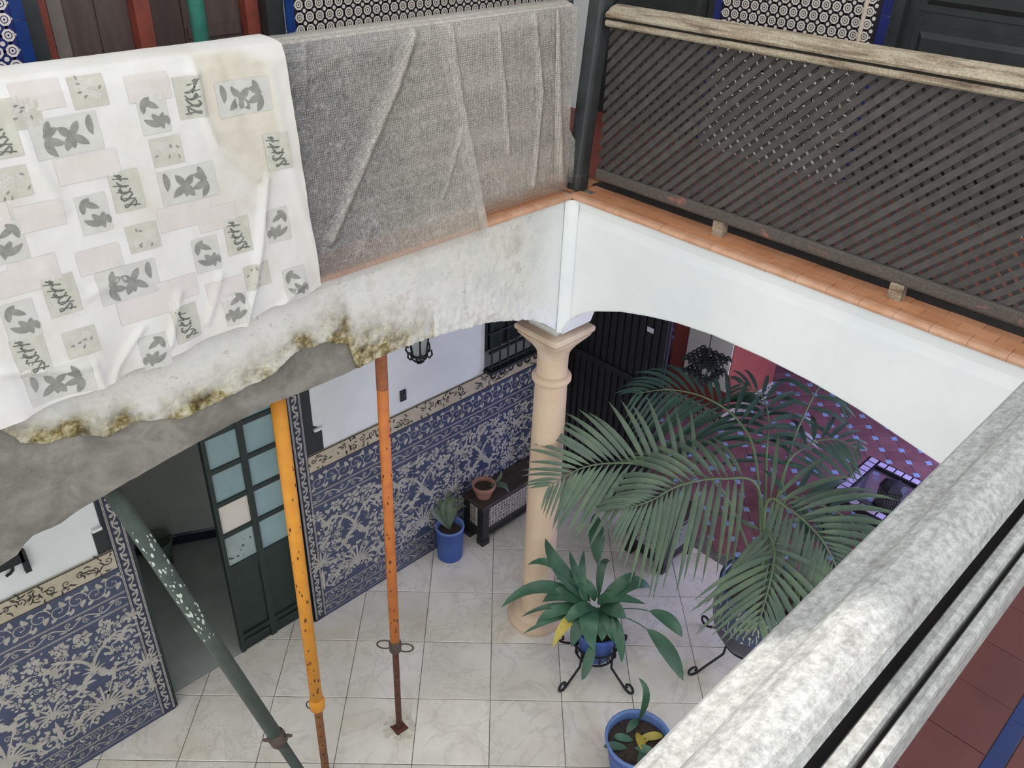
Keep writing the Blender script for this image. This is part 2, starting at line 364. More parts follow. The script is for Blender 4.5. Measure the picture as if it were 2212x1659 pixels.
# ---- left arcade beam
Lb = [(0, 1230), (52, 1195), (60, 1167), (131, 1137), (171, 1107), (222, 1079), (287, 1040), (432, 958.6), (591, 874), (640, 857), (751, 810), (815, 776), (886, 746), (944, 727), (1011, 709), (1062, 697), (1104, 694), (1148, 691), (1174, 699.5), (1197, 712), (1206, 718)]
lb = sorted([(p.x, p.z) for p in (ony(x, y, BY) for x, y in Lb)])
lb = [(BX, lb[0][1] - .0)] + [q for q in lb if q[0] > BX + .005] + [(3.15, 2.55), (3.3, 2.4), (4.4, 2.38)]
def lbz(x): return interp(lb, x)
pbnd = [(0, 931), (34, 945), (44, 958), (111, 960), (169, 941), (236, 945), (287, 914), (398, 904), (456, 877), (591, 810), (640, 762), (707, 741), (752, 744), (772, 796)]
pb = sorted([(p.x, p.z) for p in (ony(x, y, BY) for x, y in pbnd)]); pb = [(pb[0][0] - .02, lbz(pb[0][0] - .02) - .05)] + pb + [(4.4, pb[-1][1])]
def plaster_edge(x):
    if x < pb[0][0]: return lbz(x)
    return max(interp(pb, x), lbz(x)) + .012 * fbm(x * 14, 3.1) + .006 * fbm(x * 45, 8.8)
m = MB(); n = 150; xs = [BX + (4.4 - BX) * (i / n) ** 1.25 for i in range(n + 1)]
FY = BY - .014
m.quadgrid([[(x, FY + .006 * fbm(x * 6, t * 3), lerp(lbz(x) + .004 * fbm(x * 30, 5), ZN, t)) for x in xs] for t in (0, .25, .5, .75, 1)])
m.quadgrid([[(x, FY, lbz(x) + .004 * fbm(x * 30, 5)) for x in xs], [(x, AY, lbz(x)) for x in xs]])
m.quadgrid([[(x, AY, lbz(x)) for x in xs], [(x, AY, 3.12) for x in xs]])
m.quadgrid([[(x, AY, ZN) for x in xs], [(x, FY, ZN) for x in xs]])
wal = m.build('wall_arcade_left', 'bare_mortar', kind='structure', label='left arcade beam of bare grey mortar with flaking plaster')
# plaster skin that has fallen off along the lower edge
m = MB(); nx, nzv = 420, 44; ids = {}; st = []
X = [BX + (3.55 - BX) * i / nx for i in range(nx + 1)]
for i, x in enumerate(X):
    lo, hi = plaster_edge(x), ZN
    for j in range(nzv + 1):
        t = j / nzv; z = lerp(lo, hi, t)
        near = math.exp(-((z - lo) / .095) ** 2)
        dmg = max(0, min(1, (1.35 - x) / .5)) * max(0, min(1, (x - .25) / .25)) * max(0, 1 - abs(t - .25) * 1.3)
        y = BY - .002 + (.012 * near + .012 * dmg) * fbm(x * 26, z * 26, 1, 4) * 1.4 + .003 * fbm(x * 5, z * 5, 2)
        if j == 0: y -= .004
        ids[i, j] = m.vert((x, max(y, FY + .002), z))
        s_ = near * 1.4 * (.62 + fbm(x * 7, z * 7, 4) * 1.5) if x > 1.0 else 0
        hot = math.exp(-((x - 1.40) / .19) ** 2) * math.exp(-((z - lo) / .17) ** 2)
        s_ = max(s_, hot * (1.5 + fbm(x * 16, z * 16, 5) * 1.8), .5 * math.exp(-((x - 1.08) / .05) ** 2) * (fbm(x * 9, z * 9, 9) + .5) * (1 - t))
        if x > 1.5: s_ *= 1 if x < 3 else .6
        st.append(max(0, min(1, s_)))
for i in range(nx):
    for j in range(nzv): m.face((ids[i, j], ids[i + 1, j], ids[i + 1, j + 1], ids[i, j + 1]))
# rim of the skin
for i in range(nx):
    a, b = m.v[ids[i, 0]], m.v[ids[i + 1, 0]]; q = [ids[i, 0], ids[i + 1, 0], m.vert((b[0], FY - .004, b[2])), m.vert((a[0], FY - .004, a[2]))]; m.face(q); st += [.6, .6]
ps = m.build('plaster_skin', 'flaking_plaster', wal, label='stained flaking white plaster', smooth=True, fix=False)
at = ps.data.attributes.new('stain', 'FLOAT', 'POINT'); at.data.foreach_set('value', (st + [.6] * 9999)[:len(ps.data.vertices)])
at = ps.data.attributes.new('fresh', 'FLOAT', 'POINT'); at.data.foreach_set('value', [max(0, min(1, (.42 - v.co.x) / .26 + .5 * fbm(v.co.x * 8, v.co.z * 8, 6))) for v in ps.data.vertices])
# ---- right arcade arch
Rb = [(1206, 718), (1216, 708), (1224.6, 696), (1243, 684), (1262, 677), (1285, 674), (1340, 675), (1400, 685), (1460, 699), (1540, 726), (1650, 775), (1750, 826), (1850, 884), (1950, 951), (2052, 1019)]
rb = sorted([(p.y, p.z) for p in (onx(x, y, BX) for x, y in Rb)])
rb = [(BY, rb[0][1])] + [q for q in rb if q[0] > BY + .005] + [(2.5, 2.68), (2.62, 2.56), (2.66, 2.5), (4.4, 2.5)]
def rbz(y): return interp(rb, y)
ys = [BY + (4.4 - BY) * (i / 140) ** 1.3 for i in range(141)]
m = MB(); e = .012
m.quadgrid([[(BX, y, ZN) for y in ys], [(BX - .008, y, ZN - .05) for y in ys], [(BX, y, ZN - .10) for y in ys], [(BX, y, (ZN + rbz(y)) / 2) for y in ys], [(BX, y, rbz(y) + e) for y in ys], [(BX - .004, y, rbz(y) + .003) for y in ys], [(BX - e, y, rbz(y)) for y in ys], [(AX, y, rbz(y)) for y in ys], [(AX, y, 3.12) for y in ys]])
m.quadgrid([[(BX, y, ZN) for y in ys], [(AX, y, ZN) for y in ys]])
m.build('wall_arcade_right', 'arch_plaster', kind='structure', label='smooth white plastered arch on the right of the patio', smooth=False)
# filleted inner corner over the capital
m = MB(); cz = min(lb[0][1], rb[0][1]); FR = .05
def filz(k): return lbz(BX + FR - FR * math.sin(math.pi / 2 * k / 12)) if k < 6 else rbz(BY + FR - FR * math.cos(math.pi / 2 * k / 12))
m.quadgrid([[(BX + FR - FR * math.sin(math.pi / 2 * k / 12) + .0015, BY + FR - FR * math.cos(math.pi / 2 * k / 12) + .0015, lerp(filz(k), ZN, t / 6)) for k in range(13)] for t in range(7)])
m.build('wall_arcade_fillet', 'arch_plaster', kind='structure', label='smooth rounded inner corner between the two arches', smooth=True)
m = MB(); m.box(AX, AY, cz, BX, BY, ZN)
m.build('wall_arcade_corner', 'arch_plaster', kind='structure', label='plastered inner corner of the two arches over the capital', smooth=False)
MB().box(BX, 2.62, 2.5, 4.4, 2.86, 3.24).build('wall_arcade_near', 'arch_plaster', kind='structure', label='arcade beam under the near gallery')
# ---- terracotta ledges
lg = MB().box(AX, AY, 3.25, BX - .01, 2.7, ZL - .012).build('trim_1', 'grout', kind='structure', label='terracotta tiled ledge on the white arch')
def tilebox(x0, y0, x1, y1, mat, par, z0=ZL - .03, z1=ZL, g=.0008, b=.0012, name='ledge_tile'):
    MB().bbox(x0 + g, y0 + g, z0, x1 - g, y1 - g, z1 + R1.uniform(-.001, .001), b).build(name, mat, par)
def nosing(p0, p1, nrm, par):
    """bullnose brick between two points on the beam face, nrm = outward"""
    m = MB(); d = (p1 - p0).normalized(); a, b = p0 + d * .0007, p1 - d * .0007; jz = R1.uniform(-.0008, .0008)
    prof = [(-.02, ZN - .001), (.006, ZN), (.014, ZN + .006), (.017, ZN + .016), (.013, ZN + .026), (.004, ZL), (-.02, ZL)]
    r = [[(q + nrm * o + Vector((0, 0, z + jz))) for o, z in prof] for q in (a, b)]
    ids = m.quadgrid(r); m.face(ids[0]); m.face(ids[1][::-1]); m.build('nosing', 'terracotta_nose', par)
MB().box(AX - .06, BY - .02, 3.25, -.1, 2.66, ZL + .001).build('shade_strip', 'gap_shade', lg)  # dark board painting the deep shade behind the railing
y = BY; PT = .1425
while y < 2.62:
    nosing(Vector((BX, y, 0)), Vector((BX, y + PT, 0)), Vector((1, 0, 0)), lg)
    o = R1.uniform(-.004, .004)
    tilebox(.02, y, BX - .02, y + PT, 'terracotta', lg); tilebox(-.04, y + .07, .02, y + PT + .07, 'terracotta', lg); tilebox(-.099, y, -.04, y + PT, 'terracotta', lg)
    y += PT
ll = MB().box(BX, AY, 3.25, 4.4, BY - .012, ZL - .012).build('trim_2', 'grout', kind='structure', label='terracotta tiled ledge on the damaged beam')
x = BX + .017
while x < 3.6:
    nosing(Vector((x, BY, 0)), Vector((x + PT, BY, 0)), Vector((0, 1, 0)), ll)
    tilebox(x, .07, x + PT, BY - .02, 'terracotta', ll); tilebox(x, -.02, x + PT, .07, 'terracotta', ll)
    x += PT
tilebox(AX, AY, BX - .02, BY - .02, 'terracotta', lg)
# ---- column
col = empty('column', (-.012, .03, 0), 'slender cream stone column carrying the corner of the two arches', 'column')
cx, cy = -.012, .03
m = MB(); m.lathe((cx, cy, 0), [(.113, .13), (.112, .5), (.108, 1.2), (.101, 1.9), (.097, 2.06)], 32, False); wpart(m, 'shaft', 'column_stone', col, True)
m = MB(); m.lathe((cx, cy, 0), [(.096, 2.052), (.112, 2.057), (.121, 2.072), (.121, 2.088), (.112, 2.104), (.095, 2.11)], 32); wpart(m, 'neck_ring', 'column_stone', col, True)
m = MB(); m.lathe((cx, cy, 0), [(.094, 2.09), (.094, 2.24), (.096, 2.262)], 32, False); wpart(m, 'neck', 'column_stone', col, True)
def superell(r, k, n=48):
    out = []
    for i in range(n):
        a = 2 * math.pi * i / n; c, s_ = math.cos(a), math.sin(a); q = (abs(c) ** k + abs(s_) ** k) ** (-1 / k); out.append((r * q * c, r * q * s_))
    return out
m = MB(); lev = [(.095, 2.235, 2), (.098, 2.265, 2.05), (.106, 2.288, 2.4), (.12, 2.318, 3.5), (.142, 2.352, 8), (.155, 2.372, 20), (.158, 2.384, 24), (.151, 2.388, 24), (.154, 2.393, 24), (.17, 2.402, 30), (.171, 2.425, 30), (.165, 2.435, 30)]
rows = [[m.vert((cx + a, cy + b, z)) for a, b in superell(r, k)] for r, z, k in lev]
for A, B in zip(rows, rows[1:]):
    for i in range(48): m.face((A[i], A[(i + 1) % 48], B[(i + 1) % 48], B[i]))
m.face(rows[-1]); m.face(rows[0][::-1]); wpart(m, 'capital', 'capital_stone', col)
m = MB(); m.quadgrid([[(cx + a * w, cy + b * w, z) for a, b in ((-1, -1), (1, -1), (1, 1), (-1, 1), (-1, -1))] for w, z in ((.105, 2.435), (.112, 2.455), (.125, 2.49), (.13, 2.53))]); wpart(m, 'impost', 'arch_plaster', col)
m = MB(); m.lathe((cx, cy, 0), [(.19, .0), (.2, .02), (.205, .05), (.19, .075), (.165, .085), (.16, .095), (.155, .105), (.15, .12), (.13, .135), (.113, .14)], 40); wpart(m, 'base', 'column_stone', col, True)

# ---- upper galleries
MB().box(-1.5, -1.5, 3.25, AX, 4.4, 3.262).build('floor', 'gallery_floor', kind='structure', label='red floor of the right gallery behind the lattice')
MB().box(AX, -1.5, 3.25, 4.4, AY, 3.262).build('floor', 'gallery_floor', kind='structure', label='red floor of the left gallery behind the covers')
UWY, UWX = -1.05, -1.2
def upper_wall(axis, at, spans, lo, hi, label, name, mat='white_plaster'):
    m = MB()
    for a, b, z0, z1 in spans:
        if axis == 'y': m.box(a, at - .2, z0, b, at, z1)
        else: m.box(at - .2, a, z0, at, b, z1)
    return m.build(name, mat, kind='structure', label=label)
uwl = upper_wall('y', UWY, [(-1.5, .9, 3.25, 6.2), (2.09, 4.4, 3.25, 6.2), (.9, 2.09, 5.4, 6.2)], 0, 0, 'upper wall of the left gallery with star tile dado', 'wall_gallery_left')
uwr = upper_wall('x', UWX, [(-1.25, -.9, 3.25, 6.2), (.03, 1.005, 3.25, 6.2), (1.9, 4.4, 3.25, 6.2), (-.9, .03, 5.4, 6.2), (1.005, 1.9, 5.4, 6.2)], 0, 0, 'upper wall of the right gallery with star tile dado', 'wall_gallery_right')
def star_tiles(axis, at, a0, a1, z0, z1, parent, pitch=.0585, ground='upper_dark'):
    """geometric mosaic: dark ground with white rosettes and dots, as thin inlay"""
    base = MB(); w = MB()
    P = (lambda a, d, z: (a, at + d, z)) if axis == 'y' else (lambda a, d, z: (at + d, a, z))
    if axis == 'y': base.box(a0, at, z0, a1, at + .006, z1)
    else: base.box(at, a0, z0, at + .006, a1, z1)
    def disc(a, z, r, d, n=8, hole=0):
        c = [P(a + r * math.cos(2 * math.pi * k / n + .39), d, z + r * math.sin(2 * math.pi * k / n + .39)) for k in range(n)]
        i = [w.vert(q) for q in c]
        if not hole: w.face(i)
        else:
            j = [w.vert(P(a + hole * math.cos(2 * math.pi * k / n + .39), d, z + hole * math.sin(2 * math.pi * k / n + .39))) for k in range(n)]
            for k in range(n): w.face((i[k], i[(k + 1) % n], j[(k + 1) % n], j[k]))
    na, nzz = int((a1 - a0) / pitch), int((z1 - z0) / pitch)
    for i in range(na + 1):
        for j in range(nzz + 1):
            a, z = a0 + i * pitch, z0 + j * pitch
            if a + pitch * .2 < a1 and z + pitch * .2 < z1 and i and j: disc(a, z, pitch * .17, .0066)
            if i < na and j < nzz:
                a += pitch / 2; z += pitch / 2
                disc(a, z, pitch * .43, .0066, 8, pitch * .27); disc(a, z, pitch * .2, .0066, 8, pitch * .08)
                for k in range(4):
                    th = math.pi / 2 * k; disc(a + pitch * .5 * math.cos(th), z + pitch * .5 * math.sin(th), pitch * .1, .0067, 6)
    base.build('dado_ground', ground, parent); w.build('mosaic', 'upper_white', parent, kind='stuff', fix=False)
star_tiles('y', UWY, -1.19, .86, 3.4, 4.75, uwl); star_tiles('y', UWY, 2.13, 3.4, 3.4, 4.75, uwl, .0585, 'upper_indigo')
star_tiles('x', UWX, .065, .975, 3.4, 4.75, uwr)
for x0, x1 in ((.86, .905), (2.082, 2.13)):
    for k in range(9): MB().bbox(x0, UWY, 3.3 + k * .165, x1, UWY + .014, 3.3 + k * .165 + .162, .003).build('border_tile', 'upper_blue', uwl)
for y0, y1 in ((.02, .065), (.975, 1.02)):
    for k in range(9): MB().bbox(UWX, y0, 3.3 + k * .165, UWX + .014, y1, 3.3 + k * .165 + .162, .003).build('border_tile', 'upper_indigo', uwr)
# roofs over the galleries (shade the upper walls; the patio itself is open to the sky)
RZ = 6.3
for nm, b in (('right', (-1.7, -1.5, .06, 4.6)), ('left', (.06, -1.5, 7.4, .0))):
    MB().box(b[0], b[1], RZ, b[2], b[3], RZ + .14).build('ceiling', 'roof_white', kind='structure', label='white roof slab over the %s gallery' % nm)
MB().box(.4, 4.2, 0, 7.4, 4.4, 4.3).build('wall_near', 'white_plaster', kind='structure', label='white wall behind the near gallery')
MB().box(7.2, -1.5, 0, 7.4, 4.2, 6.3).build('wall_far_left', 'white_plaster', kind='structure', label='white wall closing the patio on the far left')

# ================================================================== flat ornament toolkit (u right, v up -> placed by a mapping)
class Orn:
    def __init__(s, place, nrm=None): s.P0 = place; s.m = MB(); s.k = 0; s.nrm = Vector(nrm) if nrm else None
    def P(s, u, v): q = Vector(s.P0(u, v)); return q + s.nrm * (2.5e-6 * (s.k % 240)) if s.nrm else q
    def stroke(s, pts, w):
        """tapered flat stroke"""
        s.k += 1; n = len(pts); L = []
        for i, (u, v) in enumerate(pts):
            a, b = pts[max(i - 1, 0)], pts[min(i + 1, n - 1)]; dx, dy = b[0] - a[0], b[1] - a[1]; l = math.hypot(dx, dy) or 1
            ww = w[i] if isinstance(w, (list, tuple)) else w
            L.append((s.m.vert(s.P(u - dy / l * ww, v + dx / l * ww)), s.m.vert(s.P(u + dy / l * ww, v - dx / l * ww))))
        for a, b in zip(L, L[1:]): s.m.face((a[0], a[1], b[1], b[0]))
    def leaf(s, u, v, ang, l, w, bend=0.0, n=6):
        pts = []; ws = []
        for i in range(n + 1):
            t = i / n; a = ang + bend * (t - .5)
            pts.append((u + l * t * math.cos(a), v + l * t * math.sin(a))); ws.append(max(.0006, w * math.sin(math.pi * min(.98, t * .92 + .06)) ** .8))
        s.stroke(pts, ws)
    def blob(s, u, v, r, ry=None, ang=0, n=8):
        ry = ry or r; c, d = math.cos(ang), math.sin(ang); s.k += 1
        s.m.face([s.m.vert(s.P(u + r * math.cos(2 * math.pi * k / n) * c - ry * math.sin(2 * math.pi * k / n) * d, v + r * math.cos(2 * math.pi * k / n) * d + ry * math.sin(2 * math.pi * k / n) * c)) for k in range(n)])
    def spiral(s, u, v, r, turns, start, w, flip=1, n=18):
        pts = []; ws = []
        for i in range(n + 1):
            t = i / n; a = start + flip * turns * 2 * math.pi * t; rr = r * (1 - .82 * t); pts.append((u + rr * math.cos(a), v + rr * math.sin(a))); ws.append(w * (1 - .45 * t))
        s.stroke(pts, ws); s.blob(pts[-1][0], pts[-1][1], w * 1.5)
    def line(s, u0, v0, u1, v1, w): s.stroke([(u0, v0), (u1, v1)], w)
    def rect(s, u0, v0, u1, v1, n=6):
        s.k += 1
        k = [[s.m.vert(s.P(lerp(u0, u1, i / n), lerp(v0, v1, j / n))) for i in range(n + 1)] for j in range(n + 1)]
        for a, b in zip(k, k[1:]):
            for i in range(n): s.m.face((a[i], a[i + 1], b[i + 1], b[i]))
    def palmette(s, u, v, r, n=9, spread=1.45, w=.004):
        for i in range(n):
            a = math.pi / 2 + spread * (i / (n - 1) * 2 - 1); l = r * (1 - .25 * abs(i / (n - 1) * 2 - 1))
            s.leaf(u, v, a, l, w, (a - math.pi / 2) * .5)
        s.blob(u, v - r * .06, r * .12); s.spiral(u - r * .35, v - r * .22, r * .2, 1.1, 0, w * .9); s.spiral(u + r * .35, v - r * .22, r * .2, 1.1, math.pi, w * .9, -1)
    def fountain(s, u, v, r, w=.0035):
        for k in range(3):
            for sg in (-1, 1):
                q = 1 - k * .26; pts = [(u + sg * r * q * .5 * (1 - math.cos(t)), v + r * (.55 + .45 * q) * math.sin(t * .5) ** .8 - r * .75 * max(0, t - 1.9) * .5) for t in [math.pi * i / 10 for i in range(11)]]
                s.stroke(pts, [w * (1.2 - .06 * i) for i in range(11)])
    def figure(s, u, v, r, flip, rn):
        s.blob(u, v, r * .3, r * .18, flip * .7, 8); s.blob(u + flip * r * .28, v + r * .33, r * .13); s.leaf(u, v, -1.2 + flip * .4, r * .7, r * .1, .7); s.leaf(u, v, -2.2 + flip * .5, r * .65, r * .09, -.8)
        s.leaf(u + flip * r * .15, v + r * .15, flip * .3 + (0 if flip > 0 else math.pi), r * .6, r * .07, .8); s.leaf(u - flip * r * .1, v + r * .1, 2.4 if flip > 0 else .7, r * .7, r * .13, .6); s.leaf(u - flip * r * .1, v, 2.9 if flip > 0 else .25, r * .6, r * .1, .6)
    def flower(s, u, v, r):
        for k in range(6): s.leaf(u + r * .25 * math.cos(k * 1.047), v + r * .25 * math.sin(k * 1.047), k * 1.047, r * .75, r * .24)
        s.blob(u, v, r * .17, n=6)
def scroll_band(o, u0, u1, v0, v1, rn, pitch=None, w=.0035):
    """running vine with volutes and leaves"""
    h = v1 - v0; c = (v0 + v1) / 2; pitch = pitch or h * 1.25; n = max(1, int(round((u1 - u0) / pitch))); p = (u1 - u0) / n
    for k in range(n):
        u = u0 + p * (k + .5); f = 1 if k % 2 else -1
        o.spiral(u, c - f * h * .04, h * .36, 1.25, math.pi if f > 0 else math.pi, w, f)
        o.leaf(u - p * .45, c + f * h * .1, f * .6, p * .5, h * .09, .8 * f); o.leaf(u + p * .2, c - f * h * .3, -f * .3, p * .36, h * .08, -.6)
        o.leaf(u + p * .3, c + f * h * .22, f * 1.2, h * .3, h * .07, .5); o.blob(u - p * .42, c - f * h * .32, h * .07); o.blob(u + p * .46, c + f * h * .36, h * .05)
def wave_band(o, u0, u1, v0, v1, w, vertical=False):
    """running S scroll"""
    L = (u1 - u0); h = v1 - v0; n = max(1, int(round(L / (h * 1.15)))); p = L / n; c = (v0 + v1) / 2
    pts = [(u0 + L * i / (n * 10), c + h * .27 * math.sin(2 * math.pi * i / 20)) for i in range(n * 10 + 1)]
    o.stroke(pts, w)
    for k in range(n):
        f = 1 if k % 2 == 0 else -1; u = u0 + p * (k + .5); o.spiral(u, c + f * h * .02 - f * h * .16, h * .26, 1.1, math.pi / 2 * f, w * .8, -f, 12); o.leaf(u + p * .2, c + f * h * .36, -.3 * f, p * .4, h * .08)
def dado(u0, u1, y, par, edge_lo=False, edge_hi=False, H=1.445, seed=1):
    """tiled dado panel between world x u0..u1 facing +y, built of ground panels with inlaid ornament"""
    rn = random.Random(seed); E0, E1 = u0, u1; EW = .095
    if edge_lo: u0 += EW
    if edge_hi: u1 -= EW
    d0, d1 = y - .014, y - .0012
    MB().box(E0, d0, 0, E1, d1, 1.305).build('dado_panel', 'glaze_blue', par)
    MB().box(E0, d0, 1.305, E1, d1, H).build('dado_frieze', 'glaze_cream', par)
    P = lambda u, v: (u, y, v)
    o = Orn(P, (0, 1, 0)); dk = Orn(lambda u, v: (u, y + .0004, v), (0, 1, 0))
    # frieze: dark foliage on cream
    n = int((u1 - u0) / .075)
    for k in range(n):
        u = u0 + (k + .5) * (u1 - u0) / n
        if rn.random() < .16: continue
        dk.spiral(u, 1.375 + rn.uniform(-.025, .025), rn.uniform(.018, .03), 1.1, rn.uniform(0, 6), .0032, rn.choice((-1, 1)), 12)
        for q in range(5): dk.leaf(u + rn.uniform(-.05, .05), 1.375 + rn.uniform(-.05, .05), rn.uniform(0, 6.28), rn.uniform(.02, .05), .0048, rn.uniform(-1.5, 1.5), 4)
    dk.line(u0, 1.308, u1, 1.308, .003); dk.line(u0, H - .004, u1, H - .004, .004)
    # blue vine band, two white lines, wave band
    scroll_band(o, u0, u1, 1.14, 1.295, rn, .1)
    for v in (1.13, 1.122, 1.03, 1.022): o.line(u0, v, u1, v, .0022)
    wave_band(o, u0, u1, 1.036, 1.116, .0042)
    # main field
    lo, hi = .235, 1.01; per = .64; n = max(1, int(round((u1 - u0) / per))); p = (u1 - u0) / n; taken = []
    def put(f, u, v, r, *a):
        f(u, v, r, *a); taken.append((u, v, r * .8))
    for k in range(n):
        c = u0 + p * (k + .5)
        put(o.palmette, c, .34, .2, 13, 1.75, .0085); put(o.fountain, c, .66, .25, .0085); put(o.palmette, c, .66, .09, 7, 1.4, .006)
        for f in (-1, 1):
            put(o.figure, c + f * p * .16, .60, .12, f, rn); put(o.figure, c + f * p * .34, .83, .1, -f, rn); put(o.flower, c + f * p * .22, .95, .05)
            put(o.figure, c + f * p * .29, .36, .1, f, rn); o.spiral(c + f * p * .4, .31, .06, 1.4, 1.5, .0075, f); taken.append((c + f * p * .4, .31, .06)); put(o.flower, c + f * p * .42, .66, .045)
        for f in ((-1, 1) if k == 0 else (1,)):
            q = c + f * p * .49; put(o.palmette, q, .5, .13, 9, 1.6, .007); o.leaf(q, .26, math.pi / 2, .2, .014); put(o.flower, q, .93, .05)
        put(o.flower, c, .95, .055)
    for k in range(int((u1 - u0) * 1500)):
        u, v = rn.uniform(u0 + .016, u1 - .016), rn.uniform(lo + .012, hi - .014)
        if any((u - a) ** 2 + (v - b) ** 2 < (r * .62) ** 2 for a, b, r in taken): continue
        q = rn.random(); r = rn.uniform(.011, .02); taken.append((u, v, r * 2.1))
        if q < .5: o.leaf(u, v, rn.uniform(0, 6.28), r * 2.4, r * .6, rn.uniform(-1, 1), 5)
        elif q < .75: o.blob(u, v, r * .75, r * .5, rn.uniform(0, 3), 7)
        elif q < .88: o.flower(u, v, r * 1.25)
        else: o.spiral(u, v, r * 1.4, 1.2, rn.uniform(0, 6), .0034, rn.choice((-1, 1)), 10)
    # foot bands
    for v in (.222, .214, .126, .118, .03): o.line(u0, v, u1, v, .0022)
    scroll_band(o, u0, u1, .132, .21, rn, .085, .0026); wave_band(o, u0, u1, .036, .112, .0036)
    if edge_lo or edge_hi:
        for flag, a in ((edge_lo, E0), (edge_hi, E1 - EW)):
            if not flag: continue
            MB().box(a, d0, 0, a + EW, d1 + .0006, 2.36).build('door_border', 'glaze_navy', par)
            ov = Orn(lambda u, v, a=a: (a + v, y + .0006, u), (0, 1, 0))
            wave_band(ov, .04, 2.34, .022, EW - .022, .0048)
            for v in (.008, .015, EW - .008, EW - .015): ov.line(.02, v, 2.35, v, .0022)
            ov.m.build('border_scroll', 'glaze_white', par, kind='stuff', fix=False)
    o.m.build('dado_ornament', 'glaze_white', par, kind='stuff', fix=False); dk.m.build('frieze_foliage', 'glaze_dark', par, kind='stuff', fix=False)
dado(-1.3, 1.196, WY, wall_left, edge_hi=True, seed=3)
dado(2.249, 4.0, WY, wall_left, edge_lo=True, seed=5)
# stepped black bands beside the doorway
def stepband(pts): MB().prism([(x, -1.0115, z) for x, z in pts], (0, .004, 0)).build('painted_band', 'black_paint', wall_left)
stepband([(.975, 1.446), (1.101, 1.446), (1.101, 2.9), (1.034, 2.9), (1.034, 1.652), (.975, 1.61)][::1])
stepband([(2.344, 1.446), (2.416, 1.446), (2.416, 1.614), (2.364, 1.614), (2.364, 2.9), (2.344, 2.9)])
MB().box(2.364, -1.012, 1.612, 2.416, -.99, 1.63).build('band_ledge', 'white_plaster', wall_left)
MB().box(.975, -1.012, 1.61, 1.034, -.99, 1.628).build('band_ledge', 'white_plaster', wall_left)
# ---- glazed door leaf and room behind
dr = MB(); DY0, DY1 = -1.145, -1.105; DX0, DX1 = 1.215, 1.715
rows_z = [(.79, 1.03), (1.065, 1.285), (1.32, 1.54), (1.575, 1.795), (1.83, 2.05), (2.085, 2.3)]
cols_x = [(1.245, 1.445), (1.487, 1.687)]
for a, b in ((DX0, 1.245), (1.445, 1.487), (1.687, DX1)): dr.box(a, DY0, 0, b, DY1, 2.35)
zz = [0.015] + [q for r in rows_z for q in r] + [2.35]
for a, b in cols_x:
    dr.box(a, DY0, .12, b, DY1, .16)
    for z0, z1 in [(.70, .79)] + [(rows_z[i][1], rows_z[i + 1][0]) for i in range(5)] + [(2.3, 2.35)]: dr.box(a, DY0 + .004, z0, b, DY1 - .004, z1)
    dr.box(a, DY0 + .012, .0, b, DY1 - .014, .70)
door = dr.build('door_1', 'green_black', kind='structure', label='dark green door leaf with pale frosted panes')
for ci, (a, b) in enumerate(cols_x):
    for ri, (z0, z1) in enumerate(rows_z):
        mt = 'door_card' if (ci, ri) == (1, 1) else 'door_glass_worn' if (ci, ri) == (1, 0) else 'door_glass'
        MB().box(a, -1.128, z0, b, -1.12, z1).build('pane', mt, door)
MB().box(DX0 + .04, DY1, .09, 1.43, DY1 + .012, .115).build('kick_rail', 'green_black', door); MB().box(1.5, DY1, .09, DX1 - .03, DY1 + .012, .115).build('kick_rail', 'green_black', door)
# worn flecks on the lowest pane
m = MB()
for k in range(9):
    u, v, r = R1.uniform(1.5, 1.675), R1.uniform(.81, 1.0), R1.uniform(.003, .008); m.prism([(u + r * math.cos(a) * 1.4, -1.1197, v + r * math.sin(a)) for a in (0, 1.2, 2.3, 3.5, 5)], (0, .0006, 0))
m.build('paint_fleck', 'green_black', door, kind='stuff')
m = MB(); m.box(1.196, -1.25, 0, 1.213, -1.012, 2.35); m.box(2.232, -1.25, 0, 2.249, -1.012, 2.35); m.box(1.213, -1.25, 2.333, 2.232, -1.012, 2.35)
m.build('door_2', 'green_black', kind='structure', label='dark door frame of the tiled doorway')
# hall behind the doorway
MB().box(.9, -3.6, -.06, 4.2, -1.12, -.002).build('floor', 'dark_floor', kind='structure', label='dim grey floor of the hall behind the doorway')
m = MB(); path = [(4.2, -2.2), (3.0, -2.35), (2.55, -2.45)] + [(2.5 - .75 * math.sin(a), -2.05 - .75 + .75 * (1 - math.cos(a)) * .35 + .32) for a in [math.pi / 2 * k / 8 for k in range(1, 9)]] + [(1.0, -2.9), (.9, -3.4)]
path = [(4.2, -2.3), (2.62, -2.32), (2.5, -2.42), (2.3, -2.5), (2.05, -2.53), (1.8, -2.5), (1.55, -2.42), (1.3, -2.3), (.9, -2.1)]
m.quadgrid([[(x, y, z) for x, y in path] for z in (0, 3.1)]); m.quadgrid([[(x, y - .1, z) for x, y in path] for z in (3.1, 0)])
hb = m.build('wall_hall', 'grey_wall', kind='structure', label='grey curved wall of the hall behind the doorway')
m = MB(); m.quadgrid([[(x, y + o, z) for x, y in path] for o, z in ((.012, 0), (.014, .085), (.004, .1), (-.002, .1))]); m.build('baseboard_hall', 'glaze_navy', kind='structure', label='dark skirting along the hall wall')
MB().box(.9, -3.6, 3.0, 4.2, -1.25, 3.1).build('ceiling', 'grey_wall', kind='structure', label='ceiling of the hall behind the doorway')
MB().box(.8, -3.6, 0, .9, -1.25, 3.1).build('wall_hall_side', 'grey_wall', kind='structure', label='side wall of the hall')
MB().box(4.2, -3.6, 0, 4.3, -1.25, 3.1).build('wall_hall_end', 'grey_wall', kind='structure', label='end wall of the hall')
